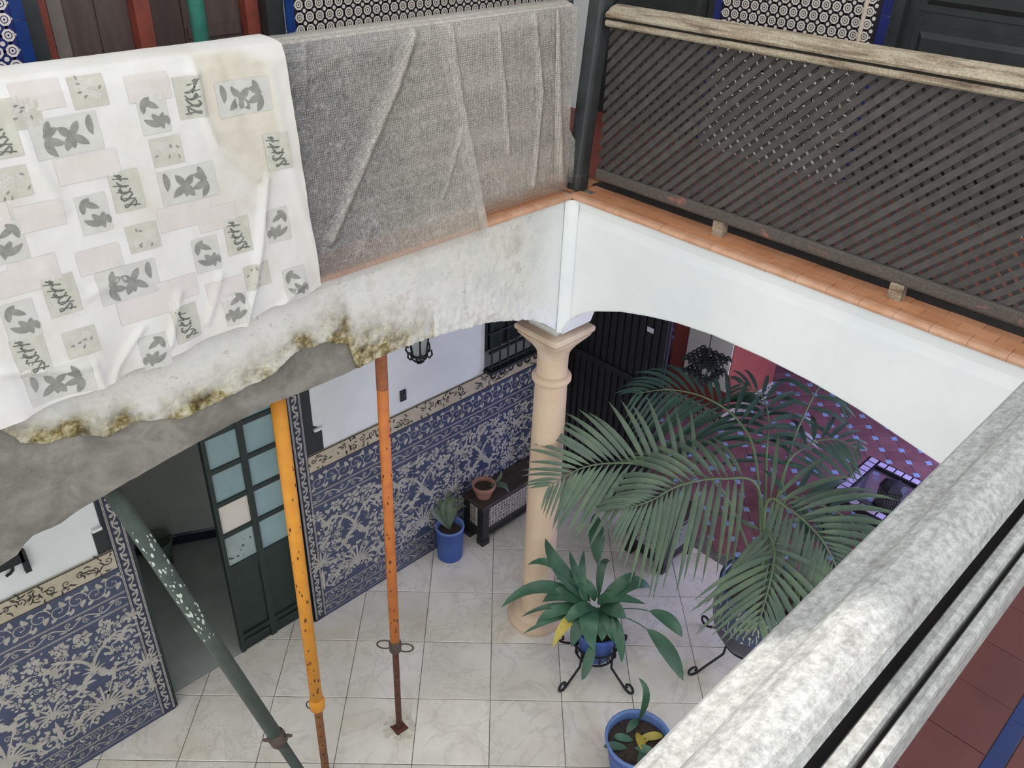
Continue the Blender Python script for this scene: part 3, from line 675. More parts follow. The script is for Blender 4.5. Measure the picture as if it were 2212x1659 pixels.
# ---- grilled window in the left wall
m = MB(); m.box(-.98, -1.24, 1.47, -.43, -1.2, 2.5); win = m.build('window_1', 'black_paint', kind='structure', label='dark shuttered window behind an iron grille')
for k in range(3): MB().box(-.97 + k * .18, -1.2, 1.5, -.81 + k * .18, -1.17, 2.48).build('shutter_board', 'green_black', win)
m = MB(); m.box(-.99, -1.02, 1.452, -.42, -.93, 1.475); m.build('window_sill', 'black_paint', win)
for k in range(7): MB().tube([(-.955 + k * .083, -.96, 1.46), (-.955 + k * .083, -.96, 2.5)], .008, 6).build('grille_bar', 'iron', win)
for z in (1.5, 1.62, 1.78, 1.95, 2.15, 2.35): MB().box(-.98, -.97, z, -.43, -.952, z + .016).build('grille_crossbar', 'iron', win)
for k in range(6):
    c = -.92 + k * .09; pts = [(c + .034 * (1 - .7 * t) * math.cos(6.5 * t + 1.57), -.955, 1.425 + .034 * (1 - .7 * t) * math.sin(6.5 * t + 1.57)) for t in [i / 14 for i in range(15)]]
    MB().tube(pts, .006, 6).build('grille_scroll', 'iron', win)
# iron wall bracket on the far left of the white wall
wb = empty('wall_bracket', (2.8, -1.0, 1.6), 'black iron bracket fixed to the white wall beside the left tiled dado', 'bracket')
m = MB(); m.box(2.735, -1.011, 1.56, 2.765, -.985, 1.70); wpart(m, 'back_plate', 'iron', wb)
m = MB(); m.box(2.75, -1.008, 1.635, 3.2, -.985, 1.70); wpart(m, 'bar', 'iron', wb)
m = MB(); m.tube([(2.86 + .05 * math.cos(a), -.995, 1.62 + .03 * math.sin(a)) for a in [k * .5 for k in range(10)]], .009, 6); wpart(m, 'scroll', 'iron', wb)
# switch plate
sw = empty('switch_plate', (.327, -1.012, 1.574), 'small black switch plate on the white wall above the dado', 'switch')
m = MB(); m.bbox(.303, -1.012, 1.532, .351, -1.0, 1.616, .002); wpart(m, 'plate', 'black_paint', sw)
m = MB(); m.bbox(.317, -1.0, 1.556, .337, -.994, 1.592, .002); wpart(m, 'rocker', 'dark_post', sw)

# ================================================================== BACK ROOM beyond the right arcade
MB().box(-6.6, -3.3, -.08, -1.5, 4.6, -.004).build('floor', 'grout', kind='structure', label='red tiled floor of the back room with small pale inserts')
rf = bpy.data.objects['floor.003'] if 'floor.003' in bpy.data.objects else None
rf = [o for o in bpy.data.objects if o.get('label', '').startswith('red tiled floor')][0]
S2 = .187; ins_o = Vector((-4.057, -.377)); D1 = Vector((-.70711, .70711)) * S2; D2 = Vector((.70711, .70711)) * S2      # tiles laid diagonally
cut = .029; h2 = S2 / 2 - .0012
rot2 = lambda a, b: D1 * (a / S2) + D2 * (b / S2)
pts8 = [rot2(a, b) for a, b in ((-h2 + cut, -h2), (h2 - cut, -h2), (h2 - cut, -h2 + cut), (h2, -h2 + cut), (h2, h2 - cut), (h2 - cut, h2 - cut), (h2 - cut, h2), (-h2 + cut, h2), (-h2 + cut, h2 - cut), (-h2, h2 - cut), (-h2, -h2 + cut), (-h2 + cut, -h2 + cut))]
om = slab(pts8, -.02, 0, .0015).mesh('room_tile', 'room_tile')
im = slab([rot2(a * (cut - .001), b * (cut - .001)) for a, b in ((-1, -1), (1, -1), (1, 1), (-1, 1))], -.02, .0005, .002).mesh('room_insert', 'room_insert')
def inview(p, mg=60):
    d = p - CAM; z = d.dot(FF)
    if z < .1: return False
    x, y = IW / 2 + FPX * d.dot(RR) / z, IH / 2 - FPX * d.dot(UU) / z
    return 1500 - mg < x < 2080 + mg and 780 - mg < y < 1260 + mg
rest = MB(); cnt = 0; spots = []
for i in range(-34, 40):
    for j in range(-34, 40):
        c2 = ins_o + D1 * (i + .5) + D2 * (j + .5); c = Vector((c2.x, c2.y, 0))
        if c.x > -1.64 or c.x < -6.5 or c.y < -3.2 or c.y > 3.2: continue
        if -3.9 < c.x < -3.1 and -1.0 < c.y < -.5: continue
        spots.append((c, inview(c)))
vis = sorted([c for c, v in spots if v], key=lambda c: (c - CAM).length)[:290]; vset = {(round(c.x, 3), round(c.y, 3)) for c in vis}
for c, v in spots:
    q = (round(c.x, 3), round(c.y, 3)) in vset
    if q: link('room_tile', om, rf, loc=c)
    else:
        base = len(rest.v); rest.v += [(c.x + p[0], c.y + p[1], 0) for p in pts8]; rest.face(range(base, base + 12))
rest.build('room_tile_field', 'room_tile', rf, kind='stuff')
resti = MB()
for c, v in spots:
    k2 = Vector((c.x, c.y)) - (D1 + D2) / 2; k = Vector((k2.x, k2.y, 0))
    if (round(c.x, 3), round(c.y, 3)) in vset: link('room_insert', im, rf, loc=k)
    else:
        base = len(resti.v); resti.v += [(k.x + a, k.y + b, .0005) for a, b in ((.04, 0), (0, .04), (-.04, 0), (0, -.04))]; resti.face(range(base, base + 4))
resti.build('room_insert_field', 'room_insert', rf, kind='stuff')
MB().box(-6.7, -3.4, 3.12, -1.5, 4.7, 3.25).build('ceiling', 'slab', kind='structure', label='pale ceiling of the back room')
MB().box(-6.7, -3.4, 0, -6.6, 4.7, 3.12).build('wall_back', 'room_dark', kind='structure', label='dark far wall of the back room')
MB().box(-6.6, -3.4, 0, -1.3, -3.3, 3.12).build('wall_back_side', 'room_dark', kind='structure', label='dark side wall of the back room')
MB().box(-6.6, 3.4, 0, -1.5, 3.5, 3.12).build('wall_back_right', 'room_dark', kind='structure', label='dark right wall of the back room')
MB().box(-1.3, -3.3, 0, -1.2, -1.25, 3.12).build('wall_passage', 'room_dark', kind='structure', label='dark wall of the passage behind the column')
# red pier with a white panel
PX1, PY1, PX0, PY0 = -3.044, -.435, -3.96, -1.10
pier = MB().box(PX0, PY0, 0, PX1, PY1, 3.12).build('wall_pier', 'room_red', kind='structure', label='red stucco pier with a white panel in the back room')
m = MB(); m.box(PX1, -.93, .42, PX1 + .012, -.445, 2.9); m.build('white_panel', 'room_white', pier)
for y0, y1 in ((-.87, -.82), (-.53, -.485)): MB().box(PX1 + .012, y0, 1.35, PX1 + .02, y1, 2.9).build('red_stripe', 'room_red', pier)
MB().box(PX1, PY0, 0, PX1 + .014, PY1 + .014, .16).build('skirting', 'panel_white', pier); MB().box(PX0, PY1, 0, PX1, PY1 + .014, .16).build('skirting', 'panel_white', pier)
o = Orn(lambda u, v: (PX1 + .0145, u, v), (1, 0, 0)); scroll_band(o, PY0, PY1 + .01, .02, .15, R1, .1, .005); o2 = Orn(lambda u, v: (u, PY1 + .0145, v), (0, 1, 0)); scroll_band(o2, PX0, PX1, .02, .15, R1, .1, .005)
o.m.build('skirting_scroll', 'glaze_dark', pier, kind='stuff', fix=False); o2.m.build('skirting_scroll', 'glaze_dark', pier, kind='stuff', fix=False)
# dark slatted screen, added to keep the gap between column and pier dark
SX = -1.5; sc = empty('added_screen', (SX, -.65, 0), 'tall dark slatted screen added to darken the gap between the column and the red pier', 'screen')
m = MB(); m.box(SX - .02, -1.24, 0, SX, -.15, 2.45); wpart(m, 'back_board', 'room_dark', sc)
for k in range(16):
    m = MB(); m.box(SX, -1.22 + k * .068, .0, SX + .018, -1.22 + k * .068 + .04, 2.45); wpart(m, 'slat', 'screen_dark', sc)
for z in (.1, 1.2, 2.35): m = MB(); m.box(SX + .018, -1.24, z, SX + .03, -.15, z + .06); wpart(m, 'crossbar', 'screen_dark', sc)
cdp = onx(1405, 713, SX + .02); m = MB(); m.box(SX + .0185, cdp.y - .03, cdp.z - .02, SX + .021, cdp.y + .03, cdp.z + .02)
m.build('paper_card', 'card', label='small pale card pinned to the dark slatted screen', cat='card')
# unseen glowing window, added on the right to brighten the back room
w2 = MB(); w2.box(-5.0, 3.34, .7, -2.4, 3.4, .78); w2.box(-5.0, 3.34, 2.3, -2.4, 3.4, 2.38); w2.box(-5.0, 3.34, .78, -4.92, 3.4, 2.3); w2.box(-2.48, 3.34, .78, -2.4, 3.4, 2.3); w2.box(-3.74, 3.34, .78, -3.66, 3.4, 2.3)
w2 = w2.build('added_window', 'dark_wood', kind='structure', label='unseen window added to brighten the back room')
for a, b in ((-4.92, -3.74), (-3.66, -2.48)): MB().box(a, 3.37, .78, b, 3.385, 2.3).build('pane', 'fill_glow', w2)

# ================================================================== UPPER GALLERY FITTINGS
def vboard(x0, x1, y0, y1, name, mat, par, z0=3.27, z1=5.35, b=.004):
    MB().box(x0, y0, z0, x1, y1, z1).build(name, mat, par)
d3 = MB(); d3.box(.905, -1.25, 3.262, .998, -1.06, 5.4); d3.box(2.015, -1.25, 3.262, 2.088, -1.06, 5.4); d3.box(.998, -1.3, 3.262, 2.015, -1.25, 5.4)
door3 = d3.build('door_3', 'dark_wood', kind='structure', label='brown boarded gallery door with red uprights behind the printed sheet')
vboard(1.0, 1.068, -1.25, -1.13, 'upright', 'red_wood', door3); vboard(1.537, 1.607, -1.25, -1.12, 'upright', 'red_wood', door3); vboard(1.962, 2.005, -1.25, -1.14, 'upright', 'red_wood', door3)
vboard(1.07, 1.36, -1.25, -1.19, 'door_board', 'brown_door', door3); vboard(1.362, 1.535, -1.25, -1.2, 'door_board', 'brown_door', door3)
vboard(1.609, 1.75, -1.25, -1.19, 'door_board', 'brown_door', door3); vboard(1.752, 1.888, -1.25, -1.195, 'door_board', 'brown_door', door3); vboard(1.892, 1.95, -1.25, -1.17, 'door_board', 'grey_board', door3)
for z in (3.5, 3.95, 4.4, 4.85): MB().box(1.08, -1.19, z, 1.35, -1.178, z + .05).build('door_ledge', 'brown_door', door3); 
MB().tube([(1.38, -.995, 3.262), (1.38, -.995, 5.4)], .036, 14).build('drain_pipe', 'teal_paint', label='teal painted vertical pipe in front of the brown gallery door', cat='pipe', smooth=True)
def dark_door(y0, y1, name, label):
    m = MB(); m.box(-1.36, y0, 3.262, -1.27, y1, 5.4); d = m.build(name, 'dark_wood', kind='structure', label=label)
    for a, b in ((y0, y0 + .05), (y1 - .05, y1)): MB().box(-1.27, a, 3.262, -1.21, b, 5.4).build('door_frame', 'dark_wood', d)
    yc = (y0 + y1) / 2
    for a, b in ((y0 + .1, y1 - .1),):
        for z0, z1 in ((3.4, 3.72), (3.78, 4.1), (4.16, 4.5), (4.56, 5.2)):
            m = MB(); m.prism([(-1.27, a, z0), (-1.27, b, z0), (-1.27, b, z1), (-1.27, a, z1)], (.008, 0, 0)); m.build('door_panel', 'dark_wood', d)
            m = MB(); r = [[(-1.262 + (.018 if i else 0), lerp(a, b, u) + (w if u == 0 else -w), lerp(z0, z1, v) + (w if v == 0 else -w)) for u, v in ((0, 0), (1, 0), (1, 1), (0, 1), (0, 0))] for i, w in ((0, .03), (1, .055))]
            k = m.quadgrid(r); m.face(k[1][:4]); m.build('raised_field', 'dark_wood', d)
    return d
dark_door(-.88, .02, 'door_4', 'dark panelled gallery door beside the corner post'); dark_door(1.022, 1.9, 'door_5', 'dark panelled gallery door beside the white conduit')
MB().tube([(-1.185, .892, 3.262), (-1.185, .892, 6.2)], .011, 8).build('conduit', 'conduit_white', label='thin cream conduit running up the star tiled gallery wall', cat='pipe')
# ---- corner post
po = MB(); P0 = Vector((.0, .122, ZL)); P1 = Vector((-.04, .165, 4.28)); PD = (P1 - P0)
def pring(t, r): c = P0 + PD * t; return [po.vert((c.x + a, c.y + b, c.z)) for a, b in superell(r, 5, 24)]
rg = [pring(t, r) for t, r in ((0, .048), (.07, .048), (.08, .044), (1.2, .046), (1.22, .056), (1.27, .056), (1.3, .03))]
for A_, B_ in zip(rg, rg[1:]):
    for i in range(24): po.face((A_[i], A_[(i + 1) % 24], B_[(i + 1) % 24], B_[i]))
po.face(rg[-1]); po.face(rg[0][::-1])
po.build('corner_post', 'dark_post', label='dark grey post standing on the ledge corner between the two railings', cat='post')
# ---- railings
def slats(par, plane, axis, a0, a1, z0, z1, pitch, front_up, mat='lattice_wood', th=.007, w=.0195, sgn=1):
    """two crossed layers of diagonal slats, every slat its own part"""
    def poly_clip(poly):
        q = [Vector(p) for p in poly]
        for lim, g in ((a0, True), (a1, False)):
            q = clip_poly(q, 0, lim, g)
            if len(q) < 3: return []
        return q
    h = z1 - z0
    for layer in (0, 1):
        up = front_up if layer == 0 else -front_up
        off = 0 if layer == 0 else -sgn * (th + .009)
        n = int((a1 - a0 + h) / pitch) + 2
        for k in range(n):
            b = a0 - (h if up > 0 else 0) + k * pitch + (.02 if layer else 0)
            if b > a1 + (h if up < 0 else 0): break
            jig = R1.uniform(-.0015, .0015)
            q = poly_clip([(b - w + jig, z0), (b + w + jig, z0), (b + w + up * h + jig, z1), (b - w + up * h + jig, z1)])
            if not q: continue
            if axis == 'y': pts = [(plane + off, p[0], p[1]) for p in q]; ext = (-sgn * th, 0, 0)
            else: pts = [(p[0], plane + off, p[1]) for p in q]; ext = (0, -sgn * th, 0)
            MB().prism(pts, ext).build('lattice_slat', mat, par)
def rail_mesh(prof, axis, a0, a1, zslope=0, n=24, jit=.0012, seed=0):
    m = MB(); rows = []
    for i in range(n + 1):
        a = lerp(a0, a1, i / n); dz = zslope * (a - a0)
        rows.append([((d, a, z + dz + jit * fbm(a * 9, k * 1.7 + seed, 2)) if axis == 'y' else (a, d, z + dz + jit * fbm(a * 9, k * 1.7 + seed, 2))) for k, (d, z) in enumerate(prof)])
    ids = m.quadgrid([r + [r[0]] for r in rows]); m.face(ids[0][:-1]); m.face(ids[-1][:-1][::-1]); return m
# right railing
rr = empty('balustrade', (-.05, 1.4, ZL), 'weathered dark lattice balustrade with peeling cream top rail above the white arch', 'railing', None)
cap = lambda c, s, t: [(c - .062 * s, t - .028), (c - .062 * s, t - .012), (c - .05 * s, t), (c - .02 * s, t + .004), (c + .01 * s, t - .004), (c + .028 * s, t - .012), (c + .03 * s, t - .018), (c + .05 * s, t - .026), (c + .058 * s, t - .036), (c + .052 * s, t - .046), (c - .05 * s, t - .046)]
wpart(rail_mesh(cap(-.05, 1, 4.166), 'y', .225, 2.66, .018, 40), 'top_rail', 'weathered_rail_y', rr)
wpart(rail_mesh([(-.09, 4.121), (-.012, 4.121), (-.012, 4.108), (-.09, 4.108)], 'y', .225, 2.66, .018, 10), 'shadow_gap', 'gap_shade', rr)  # solid dark strip paints the shade between cap and bead
wpart(rail_mesh([(-.09, 4.108), (-.004, 4.108), (.004, 4.1), (.002, 4.088), (-.006, 4.08), (-.09, 4.08)], 'y', .225, 2.66, .018, 40, seed=4), 'rail_bead', 'weathered_rail_y', rr)
wpart(rail_mesh([(-.08, 3.35), (-.028, 3.35), (-.024, 3.36), (-.026, 3.395), (-.034, 3.402), (-.08, 3.402)], 'y', .225, 2.66, 0, 60, .002, 7), 'bottom_rail', 'peeling_rail', rr)
for y in (.975, 1.822, 2.6):
    m = MB(); m.bbox(-.062, y - .028, ZL, -.02, y + .028, 3.352, .003); wpart(m, 'foot', 'weathered_rail_y', rr)
slat_l = rr.location.copy()
def slats_w(par, **k):
    before = set(COL.objects); slats(par, **k)
    for o in set(COL.objects) - before: o.location = -par.location
slats_w(rr, plane=-.044, axis='y', a0=.22, a1=2.64, z0=3.398, z1=4.125, pitch=.06, front_up=1)
# left railing (mostly under the covers)
lr = empty('balustrade', (1.6, .02, ZL), 'dark lattice balustrade on the damaged beam hung with plastic and cloth', 'railing', None)
wpart(rail_mesh([(y, z) for y, z in cap(.02, 1, 4.164)], 'x', .05, 3.6, .0, 40), 'top_rail', 'weathered_rail_x', lr)
wpart(rail_mesh([(-.02, 4.118), (.066, 4.118), (.07, 4.1), (.064, 4.085), (-.02, 4.085)], 'x', .05, 3.6, 0, 20), 'rail_bead', 'weathered_rail_x', lr)
wpart(rail_mesh([(-.01, 3.35), (.042, 3.35), (.046, 3.36), (.044, 3.395), (.036, 3.402), (-.01, 3.402)], 'x', .05, 3.6, 0, 40, .002), 'bottom_rail', 'peeling_rail', lr)
for x in (.9, 1.75, 2.6, 3.4): m = MB(); m.bbox(x - .028, .0, ZL, x + .028, .045, 3.352, .003); wpart(m, 'foot', 'weathered_rail_x', lr)
slats_w(lr, plane=.03, axis='x', a0=.06, a1=3.55, z0=3.398, z1=4.125, pitch=.06, front_up=1)
# near railing under the camera
nr = empty('balustrade', (2.4, 2.75, 3.25), 'pale weathered hand rail beside the red gallery floor, partly in sunlight', 'railing', None)
np_ = [(2.698, 4.112), (2.698, 4.132), (2.705, 4.146), (2.719, 4.150), (2.7215, 4.158), (2.735, 4.163), (2.7375, 4.172), (2.746, 4.19), (2.759, 4.201), (2.774, 4.204), (2.79, 4.198), (2.801, 4.188), (2.8065, 4.174), (2.804, 4.162), (2.786, 4.152), (2.78, 4.112)]
wpart(rail_mesh(np_, 'x', .1, 4.4, 0, 160, .0012), 'top_rail', 'weathered_rail_x', nr)
wpart(rail_mesh([(2.72, 4.15), (2.79, 4.15), (2.79, 4.125), (2.836, 4.125), (2.836, 4.07), (2.72, 4.07)], 'x', .1, 4.4, 0, 4, 0), 'shadow_gap', 'gap_shade', nr)  # dark filler paints the shade beside the cap and between the beads
wpart(rail_mesh([(2.811, 4.147), (2.813, 4.153), (2.82, 4.155), (2.827, 4.153), (2.829, 4.147), (2.829, 4.105), (2.811, 4.105)], 'x', .1, 4.4, 0, 90, .0008, 3), 'rail_bead', 'weathered_rail_x', nr)
wpart(rail_mesh([(2.8345, 4.142), (2.836, 4.147), (2.841, 4.149), (2.846, 4.147), (2.8475, 4.142), (2.8475, 4.09), (2.8345, 4.09)], 'x', .1, 4.4, 0, 90, .0008, 8), 'rail_bead', 'weathered_rail_x', nr)
wpart(rail_mesh([(2.70, 3.36), (2.745, 3.36), (2.75, 3.37), (2.75, 3.437), (2.744, 3.445), (2.70, 3.445)], 'x', .1, 4.4, 0, 60, .0012, 5), 'bottom_rail', 'weathered_rail_x', nr)
slats_w(nr, plane=2.742, axis='x', a0=.9, a1=3.6, z0=3.44, z1=4.1, pitch=.06, front_up=1)
for x in (.6, 3.6): m = MB(); m.bbox(x - .03, 2.71, 3.25, x + .03, 2.758, 3.362, .003); wpart(m, 'foot', 'weathered_rail_x', nr)
# near gallery floor
nf = MB().box(.08, 2.66, 3.2, 4.4, 4.2, 3.246).build('floor', 'grout', kind='structure', label='dark red tiled floor of the near gallery with a blue strip')
x = 1.624 - .157 * 8
while x < 3.2:
    MB().bbox(x + .0008, 2.66, 3.23, x + .1562, 2.8735, 3.25 + R1.uniform(-.0006, .0006), .0015).build('floor_tile', 'red_floor', nf)
    MB().bbox(x + .0008, 2.9115, 3.23, x + .1562, 3.09, 3.25, .0015).build('floor_tile', 'red_floor', nf)
    x += .157
x = .4
while x < 3.2:
    MB().bbox(x, 2.875, 3.23, x + .249, 2.91, 3.251, .001).build('blue_strip_tile', 'blue_strip', nf); x += .25
MB().box(.08, 3.092, 3.23, 4.4, 4.2, 3.25).build('floor_field', 'red_floor', nf)

# ================================================================== COVERS ON THE LEFT RAIL
def segd(p, a, b):
    ax, ay = a; bx, by = b; dx, dy = bx - ax, by - ay; t = max(0, min(1, ((p[0] - ax) * dx + (p[1] - ay) * dy) / (dx * dx + dy * dy + 1e-12)))
    return math.hypot(p[0] - ax - t * dx, p[1] - ay - t * dy)
def pxz(pts, y=.18): return [(q.x, q.z) for q in (ony(a, b, y) for a, b in pts)]
CREASE = [(pxz([(577, 390), (560, 520), (540, 620), (505, 715), (465, 765)]), .020, .014), (pxz([(640, 600), (590, 660), (555, 700)]), .014, .012), (pxz([(432, 120), (448, 250), (475, 320), (560, 385)]), .016, .016),
          (pxz([(380, 630), (355, 735)]), .014, .012), (pxz([(0, 795), (120, 790), (190, 775), (215, 840)]), .016, .016), (pxz([(30, 230), (90, 370), (140, 455)]), .008, .02), (pxz([(300, 700), (240, 790), (225, 830)]), .012, .012),
          (pxz([(470, 590), (440, 690)]), .01, .012), (pxz([(600, 160), (640, 400), (690, 600)]), .006, .02), (pxz([(100, 580), (180, 640), (260, 600)]), .008, .018), (pxz([(500, 130), (540, 260), (585, 300)]), -.008, .015)]
CB = [(1.4, 3.272), (1.617, 3.268), (1.9, 3.235), (2.2, 3.2), (2.75, 3.165), (3.4, 3.12)]
def cloth_pt(x, z, off=0.0):
    y = interp([(3.1, .232), (3.25, .222), (3.5, .19), (3.9, .152), (4.12, .128), (4.165, .108)], z)
    d = .007 * fbm(x * 3.2, z * 3.2, 4) + .004 * fbm(x * 11, z * 8, 6)
    for ln, a, w in CREASE:
        k = min(segd((x, z), p, q) for p, q in zip(ln, ln[1:]))
        if k < w * 3: d += a * math.exp(-(k / w) ** 2)
    low = max(0, 1 - (z - interp(CB, x)) / .25); d += .012 * low * math.sin(x * 23 + 2 * fbm(x * 4, 1)) + .01 * low * fbm(x * 9, z * 9, 3)
    return Vector((x, y + d * min(1, (4.17 - z) / .06 + .15) + off, z))
sheet = empty('printed_sheet', (2.4, .12, 4.18), 'white cotton sheet printed with grey bamboo motifs hung over the left railing', 'sheet')
m = MB(); nxs = 200; rows = []
for i in range(nxs + 1):
    x = lerp(1.615, 3.5, i / nxs); r = []
    for y, z in ((-.07, 3.85), (-.066, 4.0), (-.062, 4.12), (-.052, 4.162), (-.03, 4.176), (.02, 4.178), (.06, 4.176), (.09, 4.172)): r.append((x + .004 * fbm(z * 9, 3), y + .003 * fbm(x * 7, y * 9), z + .003 * fbm(x * 6, y * 20)))
    zb = interp(CB, x) + .006 * fbm(x * 8, 9)
    for j in range(131): r.append(cloth_pt(x + .006 * fbm(j * .05, 2.2) * (1 - i / nxs), lerp(4.166, zb, j / 130)))
    rows.append(r)
m.quadgrid(rows); o = wpart(m, 'fabric', 'cloth', sheet, True, fix=False)
PR = {k: Orn(None, (0, 1, 0)) for k in ('print_grey', 'print_pale', 'print_pink', 'print_dark', 'print_olive', 'cloth_stain')}
def motif(kind, px, py, flip=1, sc=1.0):
    c = ony(px, py, .18); g = lambda off: (lambda u, v: cloth_pt(c.x - u * flip, c.z + v, off))
    for k, q in PR.items(): q.P0 = g({'print_grey': .0024, 'print_dark': .0024, 'cloth_stain': .001}.get(k, .0015))
    L = lambda u, v, a, l, w, b=0: PR['print_grey'].leaf(u * sc, v * sc, a, l * sc, w * sc, b, 7)
    if kind == 'A':
        PR['print_pale'].rect(-.1 * sc, -.055 * sc, .1 * sc, .058 * sc, 12)
        L(-.042, .05, -1.88, .062, .012, .35); L(-.064, -.003, -1.3, .055, .012, .35); L(-.066, .004, .62, .05, .012, -.3); L(-.064, .0, -.42, .056, .012, .2)
        L(.012, -.002, 2.4, .045, .0125); L(.012, -.002, .95, .05, .012); L(.012, 0, -2.1, .048, .013); L(.012, 0, -.6, .058, .0125); L(.012, -.004, -1.5, .035, .010)
        L(.078, .05, -1.75, .058, .011, .3)
        if px < 500 and py < 700: PR['print_pink'].rect(-.06 * sc, -.14 * sc, .13 * sc, -.06 * sc, 12)
    elif kind == 'B':
        PR['print_pale'].rect(-.045 * sc, -.06 * sc, .05 * sc, .062 * sc, 9)
        L(-.03, .045, -.5, .06, .010); L(-.025, .045, -1.7, .04, .010); L(-.035, .03, .6, .04, .010); L(-.005, .0, -.9, .055, .011); L(.032, .0, -1.9, .05, .011, .4); L(.022, -.036, 2.9, .06, .010, -.3); L(.04, -.01, -1.4, .03, .009)
    elif kind == 'C':
        PR['print_olive'].rect(-.048 * sc, -.065 * sc, .05 * sc, .065 * sc, 9); rn = random.Random(int(px * 7 + py))
        for k in range(5):
            u = -.02 + rn.uniform(-.006, .006) + k * .006; v = .045 - k * .022
            PR['print_dark'].stroke([((u + .012 * math.sin(t * 2.4 + k)) * sc + (t - 1) * .011 * sc, (v + .010 * math.cos(t * 3.1 + k * 2)) * sc) for t in [i * .35 for i in range(8)]], .0026 * sc)
            PR['print_dark'].stroke([((u - .02) * sc, v * sc), ((u + .03) * sc, (v - .008) * sc)], [.0014, .0022])
    elif kind == 'D':
        PR['print_olive'].rect(-.055 * sc, -.045 * sc, .05 * sc, .045 * sc, 9); rn = random.Random(int(px))
        for k in range(6): PR['print_pale'].flower(rn.uniform(-.03, .03) * sc, rn.uniform(-.025, .025) * sc, .013 * sc)
        for k in range(5): PR['print_grey'].leaf(rn.uniform(-.04, .04) * sc, rn.uniform(-.035, .035) * sc, rn.uniform(0, 6), .014 * sc, .003 * sc)
    elif kind == 'R': PR['print_pink'].rect(-.07 * sc, -.04 * sc, .07 * sc, .04 * sc, 12)
for k, x, y, f in [('A', 155, 300, 1), ('A', 412, 400, -1), ('A', 275, 607, 1), ('A', 540, 215, -1), ('A', 120, 815, -1), ('B', 342, 252, 1), ('B', 205, 465, 1), ('B', 442, 548, 1), ('B', 40, 690, 1), ('B', 600, 485, -1), ('B', 626, 604, 1), ('B', 325, 748, -1), ('B', 22, 525, -1), ('B', 500, 655, -1),
                   ('C', 278, 415, 1), ('C', 512, 508, 1), ('C', 130, 635, 1), ('C', 425, 215, -1), ('C', 392, 690, 1), ('C', 606, 330, 1), ('C', 8, 300, 1), ('D', 208, 205, 1), ('D', 312, 512, 1), ('D', 32, 400, 1), ('D', 170, 730, 1), ('D', 550, 590, 1), ('R', 335, 195, 1), ('R', 470, 470, 1), ('R', 90, 470, 1), ('R', 380, 620, 1), ('R', 95, 215, 1), ('R', 30, 610, 1), ('R', 215, 560, 1), ('R', 480, 620, 1), ('D', 60, 250, 1), ('D', 370, 330, 1), ('C', 60, 760, 1), ('A', -95, 470, -1), ('B', -160, 330, 1), ('C', -80, 330, 1), ('D', -200, 480, 1), ('B', -120, 640, -1), ('C', -60, 640, 1), ('A', -230, 660, 1), ('R', -30, 480, 1), ('C', -180, 800, 1), ('D', -60, 800, 1), ('R', -110, 760, 1), ('R', 75, 585, 1)]: motif(k, x, y, f)
fold_poly = pxz([(440, 120), (520, 112), (600, 140), (622, 320), (590, 385), (520, 355), (478, 318), (452, 250)]); dv = []
def discolour(x, z):  # beige amount: doubled fold, right edge, hem and random blots
    ins = False; n = len(fold_poly); dm = 9
    for i in range(n):
        a, b = fold_poly[i], fold_poly[(i + 1) % n]; dm = min(dm, segd((x, z), a, b))
        if (a[1] > z) != (b[1] > z) and x < (b[0] - a[0]) * (z - a[1]) / (b[1] - a[1]) + a[0]: ins = not ins
    base = max(0, min(1, .5 + (dm if ins else -dm) / .05 + .5 * fbm(x * 10, z * 10, 3))) * .75
    edge = .55 * max(0, 1 - (x - 1.615) / .12) * (.5 + fbm(x * 6, z * 6, 7)); low = .5 * max(0, 1 - (z - interp(CB, x)) / .06) * (.4 + fbm(x * 5, 2))
    return max(0, min(.85, max(base, edge, low, .5 * (fbm(x * 3, z * 3, 11) - .25))))
fo = [q for q in sheet.children if q.name.startswith('fabric')][0]; L0 = sheet.location
at = fo.data.attributes.new('discolour', 'FLOAT', 'POINT'); at.data.foreach_set('value', [discolour(v.co.x + L0.x, v.co.z + L0.z) if v.co.y + L0.y > .1 else .1 for v in fo.data.vertices])
del PR['cloth_stain']
for k, q in PR.items(): wpart(q.m, 'printed_motif', k, sheet, True, fix=False, kind='stuff')
